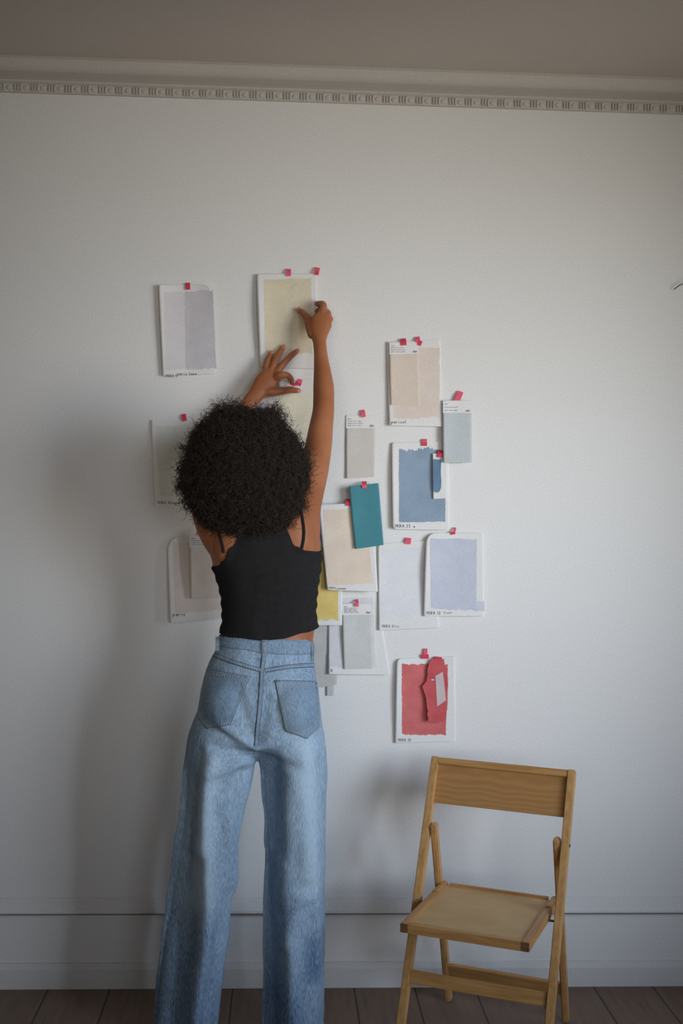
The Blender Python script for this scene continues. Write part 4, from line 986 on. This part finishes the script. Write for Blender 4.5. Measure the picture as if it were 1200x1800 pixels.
def curls(n, lo, hi, rad, smin, smax, turns, seed, wisps=None):
    rg = np.random.default_rng(seed); VV = []; FF = []; base = 0; SEG = 3
    for c in range(n):
        if wisps: 
            wx, wy, wl = wisps[c % len(wisps)]; w_ = P(wx + rg.normal() * 3, wy + rg.normal() * 3, -.40 + rg.normal() * .02); d = (w_ - HC).normalized()
        else:
            d = Vector(rg.normal(size=3)); d.normalize()
            if d.y > .55 and rg.random() < .6: continue
        if d.x > .55 and d.y > -.12 and d.z > -.75: continue
        R0 = hsurf(d); k0 = rg.uniform(*lo); p0 = HC + d * R0 * k0
        ax = (d + Vector(rg.normal(size=3)) * .45 + Vector((0, 0, -.12))).normalized()
        L = rg.uniform(*hi) * (1.5 if wisps else 1); cr_ = rg.uniform(smin, smax); tn = rg.uniform(*turns); ph = rg.uniform(0, 2 * PI); hand = 1 if rg.random() < .5 else -1
        s = ax.cross(Vector((.3, .5, .8))).normalized(); b = ax.cross(s); N = int(tn * 9) + 1
        t = np.linspace(0, 1, N); a = ph + hand * 2 * PI * tn * t
        rr = cr_ * (.85 + .3 * t); bend = Vector(rg.normal(size=3)) * .012
        S_ = np.array(s); B_ = np.array(b); A_ = np.array(ax); c0 = np.array(p0)
        cen = c0 + np.outer(t * L, A_) + np.outer(t * t, np.array(bend)); pts = cen + (np.cos(a) * rr)[:, None] * S_ + (np.sin(a) * rr)[:, None] * B_
        radial = (np.cos(a))[:, None] * S_ + (np.sin(a))[:, None] * B_
        rdz = rad * (1 - .5 * t)[:, None]
        v0 = pts + radial * rdz; v1 = pts - radial * rdz * .5 + A_ * rdz * .87; v2 = pts - radial * rdz * .5 - A_ * rdz * .87
        VV.append(np.stack([v0, v1, v2], 1).reshape(-1, 3))
        i = np.arange(N - 1)[:, None] * 3 + base; k = np.arange(3)[None]; k2 = (k + 1) % 3
        FF.append(np.stack([i + k, i + k2, i + 3 + k2, i + 3 + k], -1).reshape(-1, 4)); base += N * 3
    V = np.concatenate(VV); Fq = np.concatenate(FF)
    me = bpy.data.meshes.new('curls'); me.vertices.add(len(V)); me.vertices.foreach_set('co', V.ravel()); me.loops.add(Fq.size); me.loops.foreach_set('vertex_index', Fq.ravel().astype(np.int32))
    me.polygons.add(len(Fq)); me.polygons.foreach_set('loop_start', np.arange(0, Fq.size, 4, dtype=np.int32)); me.update(calc_edges=True)
    me.materials.append(M_hair); o = bpy.data.objects.new('curls', me); COL.objects.link(o); o.parent = core; o['kind'] = 'stuff'; return o
curls(12000, (.84, .965), (.006, .019), .00085, .0032, .0062, (1.4, 2.8), 3)
wis = [(380, 706, 1), (376, 704, 1), (392, 712, 1), (486, 712, 1), (492, 718, 1), (326, 787, 1), (318, 824, 1), (312, 856, 1), (328, 893, 1), (330, 880, 1), (541, 890, 1), (528, 915, 1), (524, 922, 1), (549, 800, 1), (512, 750, 1), (497, 735, 1), (412, 706, 1)]
w_ = curls(110, (.98, 1.02), (.008, .016), .0008, .0035, .0055, (1.4, 2.6), 5, wis); w_.name = 'stray_curls'

# ------------------------------------------------------------------ light
def area(name, loc, target, sx, sy, power, col, spread=180):
    l = bpy.data.lights.new(name, 'AREA'); l.shape = 'RECTANGLE'; l.size = sx; l.size_y = sy; l.energy = power; l.color = col; l.spread = math.radians(spread)
    o = bpy.data.objects.new(name, l); COL.objects.link(o); o.location = loc
    o.rotation_euler = (Vector(target) - Vector(loc)).to_track_quat('-Z', 'Y').to_euler(); return o
cz = (WZ0 + WZ1) / 2
def through(n, tgt, back):      # a point outside window n on the line from tgt through the window centre
    wc = Vector((XR + .11, sum(WINS[n]) / 2, cz)); d = (wc - Vector(tgt)).normalized(); return wc + d * back
T1 = (.4, 0, .95); T2 = (.5, 0, 1.9)
area('sky_light', through(0, T1, .55), T1, 1.7, 1.6, 12.8, (.60, .76, 1.0), 58)                 # cool overcast sky, falling downwards
area('ground_bounce_light', through(0, T2, .55), T2, 1.7, 1.6, 9.4, (1.0, .93, .76), 60)       # warm light thrown up from the street
area('rear_cool_fill', (1.27, YB - .08, 1.7), (0, 0, 1.4), 1.5, 1.5, 3.0, (.84, .90, 1.0), 42)  # added cool fill from behind the camera, no known source
area('rear_warm_fill', (-1.2, YB - .08, 1.7), (-.2, 0, 1.8), 1.5, 1.5, 1.8, (1.0, .88, .72), 40)  # added warm fill, evens out the left of the wall
w = bpy.data.worlds.new('world'); S.world = w; w.use_nodes = True
w.node_tree.nodes['Background'].inputs[0].default_value = (.62, .72, .85, 1); w.node_tree.nodes['Background'].inputs[1].default_value = .15
S.view_settings.view_transform = 'Standard'; S.view_settings.look = 'None'; S.view_settings.gamma = 1; S.view_settings.exposure = 0
